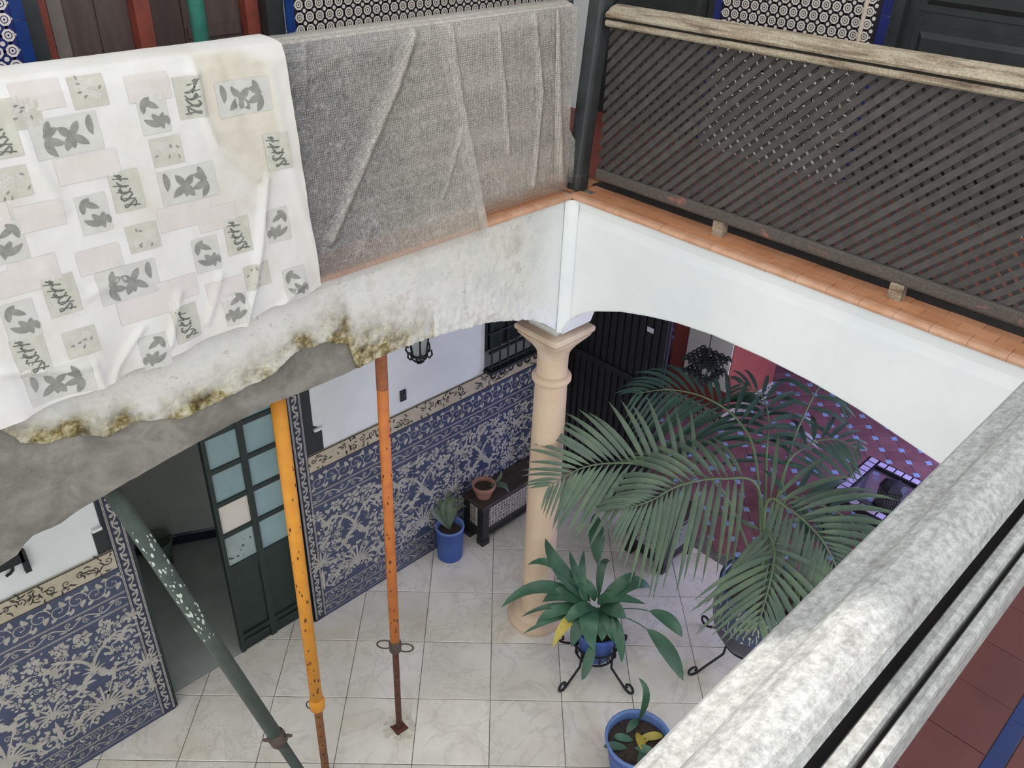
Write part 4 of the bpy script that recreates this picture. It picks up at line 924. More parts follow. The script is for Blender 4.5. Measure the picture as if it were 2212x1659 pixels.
# bubble wrap
def film(name, label, x0f, x1f, ybot, zbf, folds, seed, dust, nx=110, nz_=110, top=True, group=None, back=True):
    m = MB(); rows = []; du = []; cl = []
    for i in range(nx + 1):
        u = i / nx; r = []
        prof = [(-.058, 3.9), (-.056, 4.08), (-.046, 4.16), (.0, 4.171), (.05, 4.169), (.078, 4.158)] if back else []
        for y, z in prof:
            x = lerp(x0f(4.15), x1f(4.15), u); r.append((x, y + .003 * fbm(x * 9, seed), z + .004 * fbm(x * 14, y * 20, seed) + .002)); du.append(dust(x, z) + .45); cl.append(0)
        zb = zbf(u)
        for j in range(nz_ + 1):
            z = lerp(4.152, zb, j / nz_); x = lerp(x0f(z), x1f(z), u); t = (4.152 - z) / (4.152 - zb)
            y = lerp(.088, ybot, t ** .9) + .006 * fbm(x * 5, z * 5, seed) + .0025 * fbm(x * 20, z * 12, seed + 2)
            hl = 0
            for ln, a, w in folds:
                k = min(segd((x, z), p, q) for p, q in zip(ln, ln[1:]))
                if k < 3 * w: y += a * math.exp(-(k / w) ** 2); hl += min(1, a / .02) * .28 * math.exp(-(k / (w * .8)) ** 2)  # hl paints bright fold ridges into the film colour
            r.append((x, y, z)); du.append(dust(x, z) + hl); cl.append(max(0, 1 - (z - zb) / .09) + .15 * (1 - t))
        rows.append(r)
    m.quadgrid(rows); o = m.build(name, 'bubble_wrap', None, True, fix=False, label=label, cat='plastic sheet', group=group)
    at = o.data.attributes.new('dust_shine', 'FLOAT', 'POINT'); at.data.foreach_set('value', du)  # base dust tone, painted fold highlights and a paler rail top
    at = o.data.attributes.new('clear', 'FLOAT', 'POINT'); at.data.foreach_set('value', cl); return o
fl_ = lambda t, b: (lambda z: lerp(b, t, (z - 3.2) / .95))
fold1 = [(pxz([(908, 78), (860, 190), (700, 510)], .14), .022, .022), (pxz([(740, 130), (640, 190)], .14), .008, .02), (pxz([(1000, 280), (950, 420)], .15), .008, .012), (pxz([(800, 470), (760, 540)], .15), .006, .02), (pxz([(680, 90), (665, 240)], .15), .006, .015)]
film('bubble_wrap_sheet', 'dust-grey bubble wrap sheet hanging next to the printed cloth', fl_(.85, .70), fl_(1.68, 1.68), .205, lambda u: lerp(3.232, 3.246, u), fold1, 1, lambda x, z: .1 + .5 * max(0, min(1, (1.6 - x) / .75)), 150, 130)
fold2 = [(pxz([(1085, 60), (1095, 200), (1100, 330)], .12), .010, .012), (pxz([(1165, 40), (1175, 200), (1150, 400)], .12), .014, .014), (pxz([(985, 60), (1010, 300), (1036, 480)], .12), .012, .012)]
film('bubble_wrap_sheet', 'pale bubble wrap sheet hanging next to the dark corner post', fl_(.07, .075), fl_(.90, .70), .128, lambda u: lerp(3.292, 3.292, u), fold2, 5, lambda x, z: .8 + .15 * max(0, (z - 3.7)), 110, 120)
film('bubble_wrap_strip', 'doubled strip of creased bubble wrap with a ragged edge against the corner post', lambda z: .055 + .035 * math.sin(z * 9) * (1 if z < 3.8 else .4) - .06 * math.exp(-((z - 3.46) / .1) ** 2), lambda z: .19 + .02 * (z - 3.6), .135, lambda u: lerp(3.31, 3.36, u), [(pxz([(1215, 20), (1210, 390)], .13), .016, .02)], 9, lambda x, z: .6, 30, 110, back=False)
film('bubble_wrap_strip', 'narrow overlapped edge of bubble wrap where the two sheets meet', fl_(.835, .685), fl_(.87, .735), .213, lambda u: 3.226, [], 12, lambda x, z: .62, 12, 110, back=False)

# ================================================================== PROPS UNDER THE DAMAGED BEAM
def along(a, b, t): return Vector(a).lerp(Vector(b), t)
def arcpts(c, u, v, r, a0, a1, n=14): return [Vector(c) + Vector(u) * (r * math.cos(lerp(a0, a1, i / n))) + Vector(v) * (r * math.sin(lerp(a0, a1, i / n))) for i in range(n + 1)]
def prop(name, label, foot, head, tc, ro, ri, mo, mi, collar_mat, handles=None, holes=True, splash=None, hook=None, head_plate=.06):
    """adjustable steel prop: inner tube below, painted outer tube above, collar at tc"""
    e = empty(name, foot, label, 'prop', 'adjustable steel props under the damaged beam')
    foot, head = Vector(foot), Vector(head); ax = (head - foot).normalized(); L = (head - foot).length; side = ax.cross(Vector((0, 0, 1)))
    side = Vector((1, 0, 0)) if side.length < 1e-3 else side.normalized()
    s1 = (RR - ax * RR.dot(ax)).normalized(); s2 = ax.cross(s1)
    pc = foot + ax * tc
    m = MB(); m.tube([foot + ax * .006, pc + ax * .05], ri, 14); it = wpart(m, 'inner_tube', mi, e, True)
    m = MB(); m.tube([pc, head], ro, 16); ot = wpart(m, 'outer_tube', mo, e, True)
    m = MB(); m.tube([pc - ax * .035, pc - ax * .03, pc + ax * .03, pc + ax * .045, pc + ax * .05], [ro * .95, ro * 1.25, ro * 1.3, ro * 1.12, ro * 1.02], 16); cl = wpart(m, 'collar', collar_mat, e, True)
    m = MB(); m.box(foot.x - .042, foot.y - .042, foot.z, foot.x + .042, foot.y + .042, foot.z + .007); wpart(m, 'base_plate', mi, e)
    m = MB(); m.box(head.x - head_plate, head.y - head_plate, head.z - .006, head.x + head_plate, head.y + head_plate, head.z); wpart(m, 'head_plate', mo, e)
    if holes:
        k = .08
        while k < tc - .06:
            c = foot + ax * k - (-FF * 0); n = (CAM - c); n = (n - ax * n.dot(ax)).normalized(); m = MB(); m.tube([c + n * (ri - .002), c + n * (ri + .0012)], .0045, 8); wpart(m, 'pin_hole', 'hole', e); k += .085
    if handles == 'loops':
        for sg in (-1, 1):
            c = pc + s1 * (sg * ro * 2.1) + ax * (.012 * -sg); m = MB(); m.tube(arcpts(c, s1, ax, .034, 0, 2 * math.pi, 18)[:-1], .0045, 6, closed=True); m.v = [tuple(Vector(p) + s1 * ((Vector(p) - c).dot(s1) * .35)) for p in m.v]; wpart(m, 'handle', 'prop_collar', e)
    if handles == 'wings':
        for sg in (-1, 1): m = MB(); a = pc + s1 * (sg * ro * .9) - ax * .01 * sg; m.tube([a, a + s1 * sg * .03 - ax * .02 * -sg * 1, a + s1 * sg * .05 + ax * .015 * -sg * -1], [.014, .011, .007], 8); wpart(m, 'handle', collar_mat, e)
    if handles == 'ring':
        m = MB(); m.tube(arcpts(pc - s1 * ro * 1.1 - ax * .012, s1 * .7, ax, .034, .6, 5.4, 16), .0032, 6); wpart(m, 'locking_pin', 'iron', e)
    if hook:
        c = pc - ax * .085 - s1 * .02; m = MB(); m.tube([c - s1 * .0 + ax * .06] + arcpts(c, s1, ax, .024, .2, -3.4, 14), .0034, 6); wpart(m, 'locking_pin', 'iron', e)
    if splash:
        c0, c1, cnt, mt = splash; m = MB(); rn = random.Random(3)
        for k in range(cnt):
            c = foot + ax * rn.uniform(c0, c1); n = (CAM - c); n = (n - ax * n.dot(ax)).normalized(); b = ax.cross(n); th = rn.uniform(-1.1, 1.1); q = (n * math.cos(th) + b * math.sin(th)); r = rn.uniform(.003, .012); tng = q.cross(ax)
            m.prism([c + q * ro + tng * (r * .6 * math.cos(a) * rn.uniform(.6, 1)) + ax * (r * 1.5 * math.sin(a) * rn.uniform(.6, 1)) for a in (0, 1, 2.1, 3.1, 4.2, 5.2)], q * .002)
        wpart(m, 'paint_splash', mt, e, kind='stuff')
    return e
op = prop('steel_prop', 'orange steel prop with wire loop handles and a rusty lower tube', (1.290, .092, .0), (1.235, .055, lbz(1.235) - .002), .75, .029, .019, 'prop_orange', 'prop_rust', 'prop_collar', 'loops', splash=(.6, 2.6, 26, 'prop_rust'))
m = MB(); hd = Vector((1.235, .055, lbz(1.235) - .002)); ft = Vector((1.290, .092, 0)); m.tube([hd.lerp(ft, .003), hd.lerp(ft, .03), hd.lerp(ft, .09)], [.0296, .0297, .0293], 16, False); wpart(m, 'rust_band', 'prop_rusty_top', op, True)
m = MB(); rn = random.Random(11)
for k in range(60):
    a = rn.uniform(0, 6.28); d = rn.uniform(.045, .1); r = rn.uniform(.006, .02); c = (1.29 + d * math.cos(a), .092 + d * math.sin(a)); m.prism([(c[0] + r * math.cos(b) * rn.uniform(.6, 1), c[1] + r * math.sin(b) * rn.uniform(.6, 1), .0015) for b in (0, 1.1, 2.2, 3.3, 4.3, 5.4)], (0, 0, rn.uniform(.002, .007)))
m.build('mortar_patch', 'mortar_splash', label='crumbled pale mortar around the foot of the orange prop', cat='mortar', kind='stuff')
yp = prop('steel_prop', 'yellow steel prop with a row of holes in its lower tube', (1.815, .06, .0), (1.79, .06, lbz(1.79) - .002), .68, .034, .023, 'prop_yellow', 'prop_brown', 'prop_yellow', 'ring', splash=(.5, 2.6, 34, 'prop_rust'))
gp = prop('steel_prop', 'slanting dark green steel prop splashed with paint beside the left tiled dado', onz(716, 1768, 0.0), (2.545, .02, lbz(2.545) - .004), .87, .036, .027, 'prop_green', 'prop_green_low', 'prop_collar', 'wings', False, (1.75, 2.5, 70, 'splash_white'), True)

# ================================================================== PATIO THINGS
# hanging lantern in the left arcade
def lantern(name, label, c, r, h, zc, sides=6, ornate=False):
    e = empty(name, c, label, 'lantern'); x, y, z = c
    m = MB(); m.lathe((x, y, z), [(r * .62, 0), (r * .95, h)], sides, True); wpart(m, 'glass', 'lantern_glass', e)
    for k in range(sides):
        a = 2 * math.pi * k / sides; m = MB(); m.tube([(x + r * .64 * math.cos(a), y + r * .64 * math.sin(a), z), (x + r * .98 * math.cos(a), y + r * .98 * math.sin(a), z + h)], .006, 6); wpart(m, 'frame_bar', 'iron', e)
        p = [(x + rr_ * math.cos(a), y + rr_ * math.sin(a), z + zz_) for rr_, zz_ in ((r * .62, 0), (r * .95, -.012), (r * 1.18, .012), (r * 1.1, .045), (r * .92, .03))]
        m = MB(); m.tube(p, .006, 6); wpart(m, 'scroll', 'iron', e)
        p = [(x + rr_ * math.cos(a + .5), y + rr_ * math.sin(a + .5), z + zz_) for rr_, zz_ in ((r * .6, 0), (r * .62, -.03), (r * .3, -.05), (.004, -.06))]
        m = MB(); m.tube(p, .0055, 6); wpart(m, 'drop_scroll', 'iron', e)
    m = MB(); m.tube([(x + r * .66 * math.cos(2 * math.pi * k / 24), y + r * .66 * math.sin(2 * math.pi * k / 24), z) for k in range(24)], .009, 6, closed=True); wpart(m, 'lower_ring', 'iron', e)
    m = MB(); m.lathe((x, y, z), [(r * 1.02, h), (r * 1.05, h + .012), (r * .6, h + .02 if ornate else h + .07), (r * .15, h + .03 if ornate else h + .13), (.012, h + .04 if ornate else h + .15)], sides); wpart(m, 'roof', 'iron', e)
    if ornate:
        for zq, s in ((h + .02, 1.55), (h * .4, 1.35)):
            for qx in (-1, -.5, 0, .5, 1):
                for q in (-1, -.5, 0, .5, 1):
                    if zq < h and max(abs(qx), abs(q)) < 1: continue
                    px_, py_ = x + s * r * qx, y + s * r * q; m = MB()
                    m.tube([(px_ + .02 * math.cos(a), py_ + .02 * math.sin(a), z + zq + .012 * math.sin(a * 2)) for a in [k * .6283 for k in range(10)]], .0065, 6, closed=True); wpart(m, 'filigree_ring', 'iron', e)
            m = MB(); q = [(x + s * r * a, y + s * r * b, z + zq) for a, b in ((1, 1), (-1, 1), (-1, -1), (1, -1))]; m.tube(q, .008, 6, closed=True); m.tube([q[0], q[2]], .006, 6); m.tube([q[1], q[3]], .006, 6); wpart(m, 'filigree_frame', 'iron', e)
    m = MB(); m.tube([(x, y, z + h + (.03 if ornate else .14)), (x, y, zc)], .0035, 6); wpart(m, 'chain', 'iron', e)
    return e
lp = ony(905, 765, -.5); lantern('hanging_lantern', 'black iron lantern with grey glass hanging above the blue dado', (lp.x, lp.y, lp.z), .07, .16, 3.12)
lp = onx(1521, 815, -.75); lantern('hanging_lantern', 'ornate black filigree lantern hanging in front of the red pier', (lp.x, lp.y, lp.z), .058, .11, 3.12, 4, True)
# pots
def leafmesh(base, mid, tip, w, wide_at=.45, fold=.18, n=9, stalk=.0, nrm=None, sr=.004):
    """one folded leaf along a quadratic path, with an optional bare stalk"""
    base, mid, tip = Vector(base), Vector(mid), Vector(tip); m = MB(); prev = None
    ctrl = mid * 2 - (base + tip) / 2
    P = lambda t: base * (1 - t) ** 2 + ctrl * (2 * t * (1 - t)) + tip * t * t
    for i in range(n + 1):
        t = lerp(stalk, 1, i / n); p = P(t); d = (P(min(1, t + .02)) - P(max(0, t - .02))).normalized(); nn = nrm if nrm is not None else (CAM - p).normalized() * .7 + Vector((0, 0, .6))
        s = d.cross(nn); s = s.normalized() if s.length > 1e-5 else Vector((1, 0, 0)); up = s.cross(d)
        k = i / n; ww = w * (math.sin(math.pi * min(1, k ** (math.log(.5) / math.log(wide_at)))) ** .75 if 0 < k < 1 else .02)
        a = [m.vert(p - s * ww + up * ww * fold), m.vert(p), m.vert(p + s * ww + up * ww * fold)]
        if prev: m.face((prev[0], prev[1], a[1], a[0])); m.face((prev[1], prev[2], a[2], a[1]))
        prev = a
    if stalk > 0: m.tube([P(stalk * i / 5) for i in range(6)], sr, 5)
    return m
def pot(e, c, prof, mat, rim=None, soil=None, inner='terracotta_pot', n=28):
    m = MB(); m.lathe(c, prof, n, False); r0, z0 = prof[0]; m.face([len(m.v) + 0 for _ in ()] or [i for i in range(n)][::-1]); b = wpart(m, 'pot_body', mat, e, True)
    rt, zt = prof[-1]; th = .012
    m = MB(); m.lathe(c, [(rt, zt - .012), (rt + .004, zt - .004), (rt + .002, zt + .004), (rt - th, zt + .004), (rt - th - .002, zt - .02), (rt - th - .006, zt - .06)], n, False); wpart(m, 'pot_rim', rim or mat, e, True)
    if soil: m = MB(); m.lathe(c, [(rt - th - .003, zt - soil), (.01, zt - soil + .008)], n, False); m.face(list(range(n, 2 * n))); wpart(m, 'soil', 'soil', e)
pA = (.035, -.875, 0)
e = empty('potted_plant', pA, 'blue bucket pot with a drooping plant against the tiled dado', 'plant')
pot(e, pA, [(.098, 0), (.1, .02), (.106, .27), (.112, .275), (.112, .305)], 'pot_blue', 'pot_blue_rim', .05)
for (mx, my), (tx, ty), w in (((935, 1095), (918, 1082), .03), ((975, 1090), (1000, 1085), .03), ((985, 1100), (1008, 1096), .025), ((950, 1085), (945, 1068), .028), ((940, 1110), (925, 1100), .03), ((968, 1080), (975, 1062), .026), ((957, 1095), (985, 1072), .02)):
    t = (Vector((pA[0], pA[1], .28)) - CAM).dot(FF); wpart(leafmesh((pA[0], pA[1], .26), ondepth(mx, my, t - .03), ondepth(tx, ty, t - .08), w * .8), 'leaf', 'small_leaf', e, True)
# dark chest with tile panels along the wall
def chest(name, label, x0, y0, x1, y1, h, panel, pat):
    e = empty(name, ((x0 + x1) / 2, (y0 + y1) / 2, 0), label, 'bench'); L = .066
    for x in (x0, x1 - L):
        for y in (y0, y1 - L):
            m = MB(); m.box(x, y, .05, x + L, y + L, h - .03); m.box(x - .004, y - .004, 0, x + L + .004, y + L + .004, .05); wpart(m, 'leg', 'chest_wood', e)
    m = MB(); m.box(x0 + .012, y0 + .012, .1, x1 - .012, y1 - .012, h - .03); wpart(m, 'body', 'chest_wood', e)
    m = MB(); m.bbox(x0 - .02, y0 - .008, h - .03, x1 + .02, y1 + .02, h, .006); wpart(m, 'top', 'chest_top', e)
    for a, b in (((x1 - .012, y0 + L, .17), (x1 - .004, y1 - L, h - .06)), ((x0 + L, y1 - .012, .17), (x1 - L, y1 - .004, h - .06))):
        m = MB(); m.box(*a, *b); p = wpart(m, 'tile_panel', panel, e)
    o = Orn(lambda u, v: (x1 - .0036, u, v)); o2 = Orn(lambda u, v: (u, y1 - .0036, v)); rn = random.Random(8)
    for oo, a, b in ((o, y0 + L, y1 - L), (o2, x0 + L, x1 - L)):
        for i in range(int((b - a) / .03)):
            for j in range(int((h - .21) / .03)):
                u, v = a + .018 + i * .03, .165 + j * .03
                if u < b - .008: (oo.spiral(u, v + .02, .014, 1.2, rn.uniform(0, 6), .0035, rn.choice((-1, 1)), 10) if rn.random() < .5 else oo.flower(u, v + .02, .015))
        wpart(oo.m, 'panel_motif', pat, e, fix=False, kind='stuff')
    for y, nx_ in ((y1 - .02, True),):
        m = MB(); m.prism([(x0 + L, y1 - .02, .1), (x1 - L, y1 - .02, .1), (x1 - L - .03, y1 - .02, .07), (x0 + L + .03, y1 - .02, .07)], (0, .012, 0)); m.prism([(x1 - .02, y0 + L, .1), (x1 - .02, y1 - L, .1), (x1 - .02, y1 - L - .02, .07), (x1 - .02, y0 + L + .02, .07)], (.012, 0, 0)); wpart(m, 'apron', 'chest_wood', e)
    return e
chest('low_bench', 'black wooden bench with pale tile panels standing along the dado behind the column', -.98, -.985, -.215, -.765, .42, 'panel_white', 'panel_red')
chest('low_bench', 'dark low bench with blue tile panels behind the palm', -1.44, .02, -1.04, .40, .45, 'panel_teal', 'panel_white')
tp = onz(1052, 1079, .42); pB = (tp.x - .01, min(tp.y, -.86), .42)
e = empty('potted_plant', pB, 'small terracotta pot with a few leaves on the black bench', 'plant')
pot(e, pB, [(.055, 0), (.06, .01), (.082, .085), (.09, .087), (.092, .12)], 'terracotta_pot', 'terracotta_pot', .03)
t = (Vector(pB) - CAM).dot(FF)
for (mx, my), (tx, ty), w in (((1080, 1045), (1098, 1052), .014), ((1078, 1035), (1082, 1015), .014), ((1085, 1050), (1100, 1066), .012)): wpart(leafmesh((pB[0] - .02, pB[1] + .02, .5), ondepth(mx, my, t - .04), ondepth(tx, ty, t - .05), w), 'leaf', 'small_leaf', e, True)
# blue pot with one upright leaf, near the hand rail
pC = (.413, 1.293, 0); e = empty('potted_plant', pC, 'wide blue pot with a single upright leaf and mulch inside', 'plant')
pot(e, pC, [(.14, 0), (.15, .03), (.185, .24), (.195, .27), (.2, .3)], 'pot_blue', 'pot_blue_rim', .07)
wpart(leafmesh((pC[0] - .12, pC[1] - .1, .23), ondepth(1396, 1505, (Vector(pC) - CAM).dot(FF) - .22), ondepth(1379, 1464, (Vector(pC) - CAM).dot(FF) - .26), .022, .5), 'leaf', 'broad_leaf', e, True)
rn = random.Random(5)
for k in range(9):
    a = rn.uniform(0, 6.28); d = rn.uniform(.02, .1); b = Vector((pC[0] + d * math.cos(a), pC[1] + d * math.sin(a), .245)); q = Vector((rn.uniform(-.08, .08), rn.uniform(-.08, .08), .0)); wpart(leafmesh(b, b + q + Vector((0, 0, .02)), b + q * 1.6 + Vector((0, 0, .008)), .025), 'fallen_leaf', 'broad_leaf' if k % 3 else 'broad_leaf_yellow', e, True)
# wrought iron stands
def iron_stand(e, c, feet, zr, rr_, hgt):
    x, y, z0 = c
    for zq, r in ((zr, rr_), (zr + .1, rr_ * 1.12)):
        m = MB(); m.tube([(x + r * math.cos(2 * math.pi * k / 28), y + r * math.sin(2 * math.pi * k / 28), zq) for k in range(28)], .008, 6, closed=True); wpart(m, 'stand_ring', 'iron', e)
    for k in range(14):
        a = 2 * math.pi * k / 14; m = MB(); m.tube([(x + (rr_ * 1.06 + .012 * math.cos(b)) * math.cos(a), y + (rr_ * 1.06 + .012 * math.cos(b)) * math.sin(a), zr + .05 + .035 * math.sin(b)) for b in [q * .785 for q in range(8)]], .005, 5, closed=True); wpart(m, 'stand_scroll', 'iron', e)
    for fx, fy in feet:
        d = Vector((fx - x, fy - y, 0)); R_ = d.length; d.normalize(); up = Vector((0, 0, 1)); o = Vector((x, y, 0))
        p = [o + d * (rr_ * 1.05) + up * (zr + .08), o + d * (rr_ * 1.12) + up * (zr * .7), o + d * (R_ * .78) + up * (zr * .3), o + d * (R_ * .92) + up * .02, o + d * R_ + up * .012]
        q = [o + d * (R_ - .0 + .045 * (1 - .6 * t) * math.sin(5.6 * t) - .0) + up * (.055 - .045 * (1 - .6 * t) * math.cos(5.6 * t)) for t in [i / 12 for i in range(13)]]
        m = MB(); m.tube(p + q[1:], .0085, 7); wpart(m, 'stand_leg', 'iron', e)
gdepth = lambda x, y: (onz(x, y, 0) - CAM).dot(FF)
cS = (.02, .62, 0); e = empty('potted_plant', cS, 'bushy dark green aspidistra in a blue pot on a wrought iron stand beside the column', 'plant')
iron_stand(e, cS, [(.32, .61), (.01, .92), (-.28, .63), (.03, .32)], .17, .13, .2)
pot(e, (cS[0], cS[1], .15), [(.1, 0), (.11, .02), (.13, .2), (.14, .22), (.142, .25)], 'pot_blue', 'pot_blue', .03)
dS = (Vector((.02, .62, .5)) - CAM).dot(FF); dB = (Vector((.02, .62, .38)) - CAM).dot(FF)
ASP = [((1265, 1305), (1170, 1268), (1082, 1313), 30, 0), ((1250, 1310), (1185, 1310), (1126, 1333), 12, 0), ((1270, 1290), (1200, 1222), (1140, 1220), 22, 0), ((1276, 1300), (1212, 1232), (1178, 1163), 34, 0), ((1275, 1300), (1248, 1245), (1230, 1190), 20, 0), ((1266, 1310), (1257, 1250), (1262, 1188), 20, 0),
       ((1292, 1300), (1290, 1190), (1285, 1108), 34, .35), ((1294, 1290), (1300, 1225), (1318, 1212), 18, 0), ((1300, 1310), (1355, 1262), (1405, 1270), 38, 0), ((1305, 1320), (1410, 1322), (1474, 1376), 30, .45), ((1305, 1325), (1405, 1365), (1476, 1471), 34, .45), ((1255, 1325), (1222, 1348), (1194, 1399), 24, 0),
       ((1285, 1310), (1272, 1345), (1284, 1406), 42, 0), ((1272, 1318), (1252, 1350), (1234, 1398), 34, 0), ((1300, 1315), (1315, 1350), (1332, 1392), 30, 0), ((1308, 1315), (1335, 1370), (1343, 1432), 26, 0), ((1290, 1345), (1275, 1415), (1257, 1470), 22, .2), ((1298, 1305), (1325, 1315), (1352, 1335), 38, 0),
       ((1265, 1315), (1205, 1318), (1158, 1348), 28, 0), ((1270, 1305), (1220, 1283), (1172, 1300), 36, 0), ((1262, 1322), (1190, 1340), (1130, 1369), 12, 0), ((1296, 1300), (1340, 1262), (1372, 1236), 28, 0), ((1285, 1300), (1262, 1262), (1200, 1250), 26, 0), ((1290, 1305), (1325, 1290), (1395, 1305), 26, 0), ((1282, 1312), (1250, 1318), (1215, 1352), 30, 0), ((1290, 1312), (1300, 1345), (1300, 1385), 34, 0)]
for b, md, tp_, w, stk in ASP:
    f = lambda q, base: min(base, gdepth(*q) - .05)
    k = (tp_[1] - 1300) / 200
    wl_ = leafmesh(ondepth(*b, dB), ondepth(*md, f(md, dS - .02 - .10 * max(0, k))), ondepth(*tp_, f(tp_, dS + (-.16 * k if k > 0 else -.12 * k))), w / 2 / FPX * dS, .42 if stk == 0 else .5, .2, 10, stk)
    wpart(wl_, 'leaf', 'broad_leaf_yellow' if tp_ == (1194, 1399) else 'broad_leaf', e, True)
# palm in a glazed pot
cP = (-.80, 1.30, 0); e = empty('potted_plant', cP, 'large kentia palm with long arching fronds in a glazed patterned pot', 'plant')
iron_stand(e, cP, [(-.43, 1.13), (-.62, 1.66), (-1.17, 1.2), (-.86, .93)], .2, .17, .22)
m = MB(); m.lathe((cP[0], cP[1], 0), [(.14, .19), (.2, .24), (.26, .34), (.285, .45)], 36, False); m.face(list(range(36))[::-1]); wpart(m, 'pot_body', 'pot_base_dark', e, True)
m = MB(); m.lathe((cP[0], cP[1], 0), [(.285, .45), (.29, .52), (.275, .62), (.262, .68), (.275, .71), (.285, .72), (.285, .735), (.262, .735), (.255, .70)], 36, False); wpart(m, 'pot_collar', 'glazed_pot', e, True)
oc = lambda u, v: (cP[0] + (interp([(.45, .2865), (.52, .2915), (.62, .2765), (.68, .2635)], v)) * math.cos(u), cP[1] + interp([(.45, .2865), (.52, .2915), (.62, .2765), (.68, .2635)], v) * math.sin(u), v)
o = Orn(oc); rn = random.Random(2)
for k in range(44):
    u = k * 2 * math.pi / 44
    for j in range(7): o.leaf(u + rn.uniform(-.02, .02), .46 + j * .031, rn.uniform(0, 3.1), .05 if j % 2 else .075, .011, rn.uniform(-.6, .6), 4)
wpart(o.m, 'pot_pattern', 'glazed_pot_light', e, fix=False, kind='stuff')
m = MB(); m.lathe((cP[0], cP[1], 0), [(.256, .7), (.02, .71)], 24, False); m.face(list(range(24, 48))); wpart(m, 'soil', 'soil', e)
dP = (Vector((cP[0], cP[1], 1.2)) - CAM).dot(FF); crown = Vector((cP[0], cP[1], .72))
def catmull(P, n=10):
    Q = [P[0]] + P + [P[-1]]; out = []
    for i in range(1, len(Q) - 2):
        for k in range(n):
            t = k / n; a, b, c, d = Q[i - 1:i + 3]
            out.append(((b * 2) + (c - a) * t + (a * 2 - b * 5 + c * 4 - d) * t * t + (b * 3 - a - c * 3 + d) * t ** 3) * .5)
    return out + [P[-1]]
FRONDS = [ # pixel path of the rachis, depth offsets, leaflet length, pairs, tone, facing, droop, start
    ([(1560, 1060), (1445, 1010), (1345, 1000), (1260, 1010), (1185, 1050)], [-.05, -.1, -.12, -.12, -.1], .42, 22, 'palm_leaf', .9, .35, .3),
    ([(1640, 1060), (1560, 1034), (1470, 1048), (1405, 1082), (1350, 1100)], [-.1, -.2, -.26, -.28, -.28], .42, 21, 'palm_leaf', .75, .8, .3),
    ([(1655, 1090), (1705, 1100), (1766, 1154), (1800, 1210), (1822, 1265)], [-.1, -.25, -.4, -.48, -.5], .5, 21, 'palm_leaf', .8, .55, .25),
    ([(1650, 1150), (1672, 1180), (1668, 1235), (1655, 1290), (1640, 1345)], [-.15, -.32, -.46, -.5, -.5], .40, 15, 'palm_leaf', .8, .5, .2),
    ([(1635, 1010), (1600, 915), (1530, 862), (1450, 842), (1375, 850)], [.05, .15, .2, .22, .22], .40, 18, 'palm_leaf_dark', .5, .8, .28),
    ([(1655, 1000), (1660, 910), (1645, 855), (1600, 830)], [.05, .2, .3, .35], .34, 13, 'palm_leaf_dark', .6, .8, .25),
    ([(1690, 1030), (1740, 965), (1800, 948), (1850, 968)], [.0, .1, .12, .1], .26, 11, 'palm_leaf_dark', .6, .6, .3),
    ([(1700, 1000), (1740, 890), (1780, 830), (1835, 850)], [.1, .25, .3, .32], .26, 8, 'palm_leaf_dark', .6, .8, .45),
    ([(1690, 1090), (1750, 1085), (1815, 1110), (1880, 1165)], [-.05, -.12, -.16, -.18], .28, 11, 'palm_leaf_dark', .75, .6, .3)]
for path, offs, LL, pairs, tone, facing, droop, st in FRONDS:
    P3 = [crown + Vector((0, 0, -.02))] + [ondepth(x, y, dP + o_) for (x, y), o_ in zip(path, offs)]
    ra = catmull(P3, 8); m = MB(); N = len(ra); m.tube(ra, [lerp(.011, .0025, i / (N - 1)) for i in range(N)], 6); fr = wpart(m, 'frond', 'palm_stem', e, True)
    rn = random.Random(int(path[0][0] * 3 + path[1][1]))
    for i in range(pairs):
        t = lerp(st, .985, i / (pairs - 1)); k = t * (N - 1); j = min(int(k), N - 2); p = ra[j].lerp(ra[j + 1], k - j); d = (ra[min(j + 2, N - 1)] - ra[max(j - 1, 0)]).normalized()
        tc_ = (CAM - p).normalized(); nn = (tc_ * facing + Vector((0, 0, 1)) * (1 - facing)).normalized(); s = d.cross(nn).normalized(); q = (t - st) / (1 - st)
        ln = LL * (.55 + .75 * math.sin(math.pi * min(1, q * .75 + .22)) - .35 * q * q); 
        for sg in (-1, 1):
            sw = lerp(.25, 1.5, q) + rn.uniform(-.08, .08); dr = (s * sg + d * sw).normalized(); dr = (dr + Vector((0, 0, -droop * .25))).normalized(); l = ln * rn.uniform(.9, 1.08)
            tip = p + dr * l + Vector((0, 0, -droop * l * rn.uniform(.38, .55))); mid = p + dr * l * .52 + Vector((0, 0, -droop * l * .06))
            if tip.z < .06: tip.z = .06
            wpart(leafmesh(p, mid, tip, .0150 * (.7 + .5 * math.sin(math.pi * min(1, q + .15))), .35, .3, 6, 0, nn), 'leaflet', tone, fr, True)
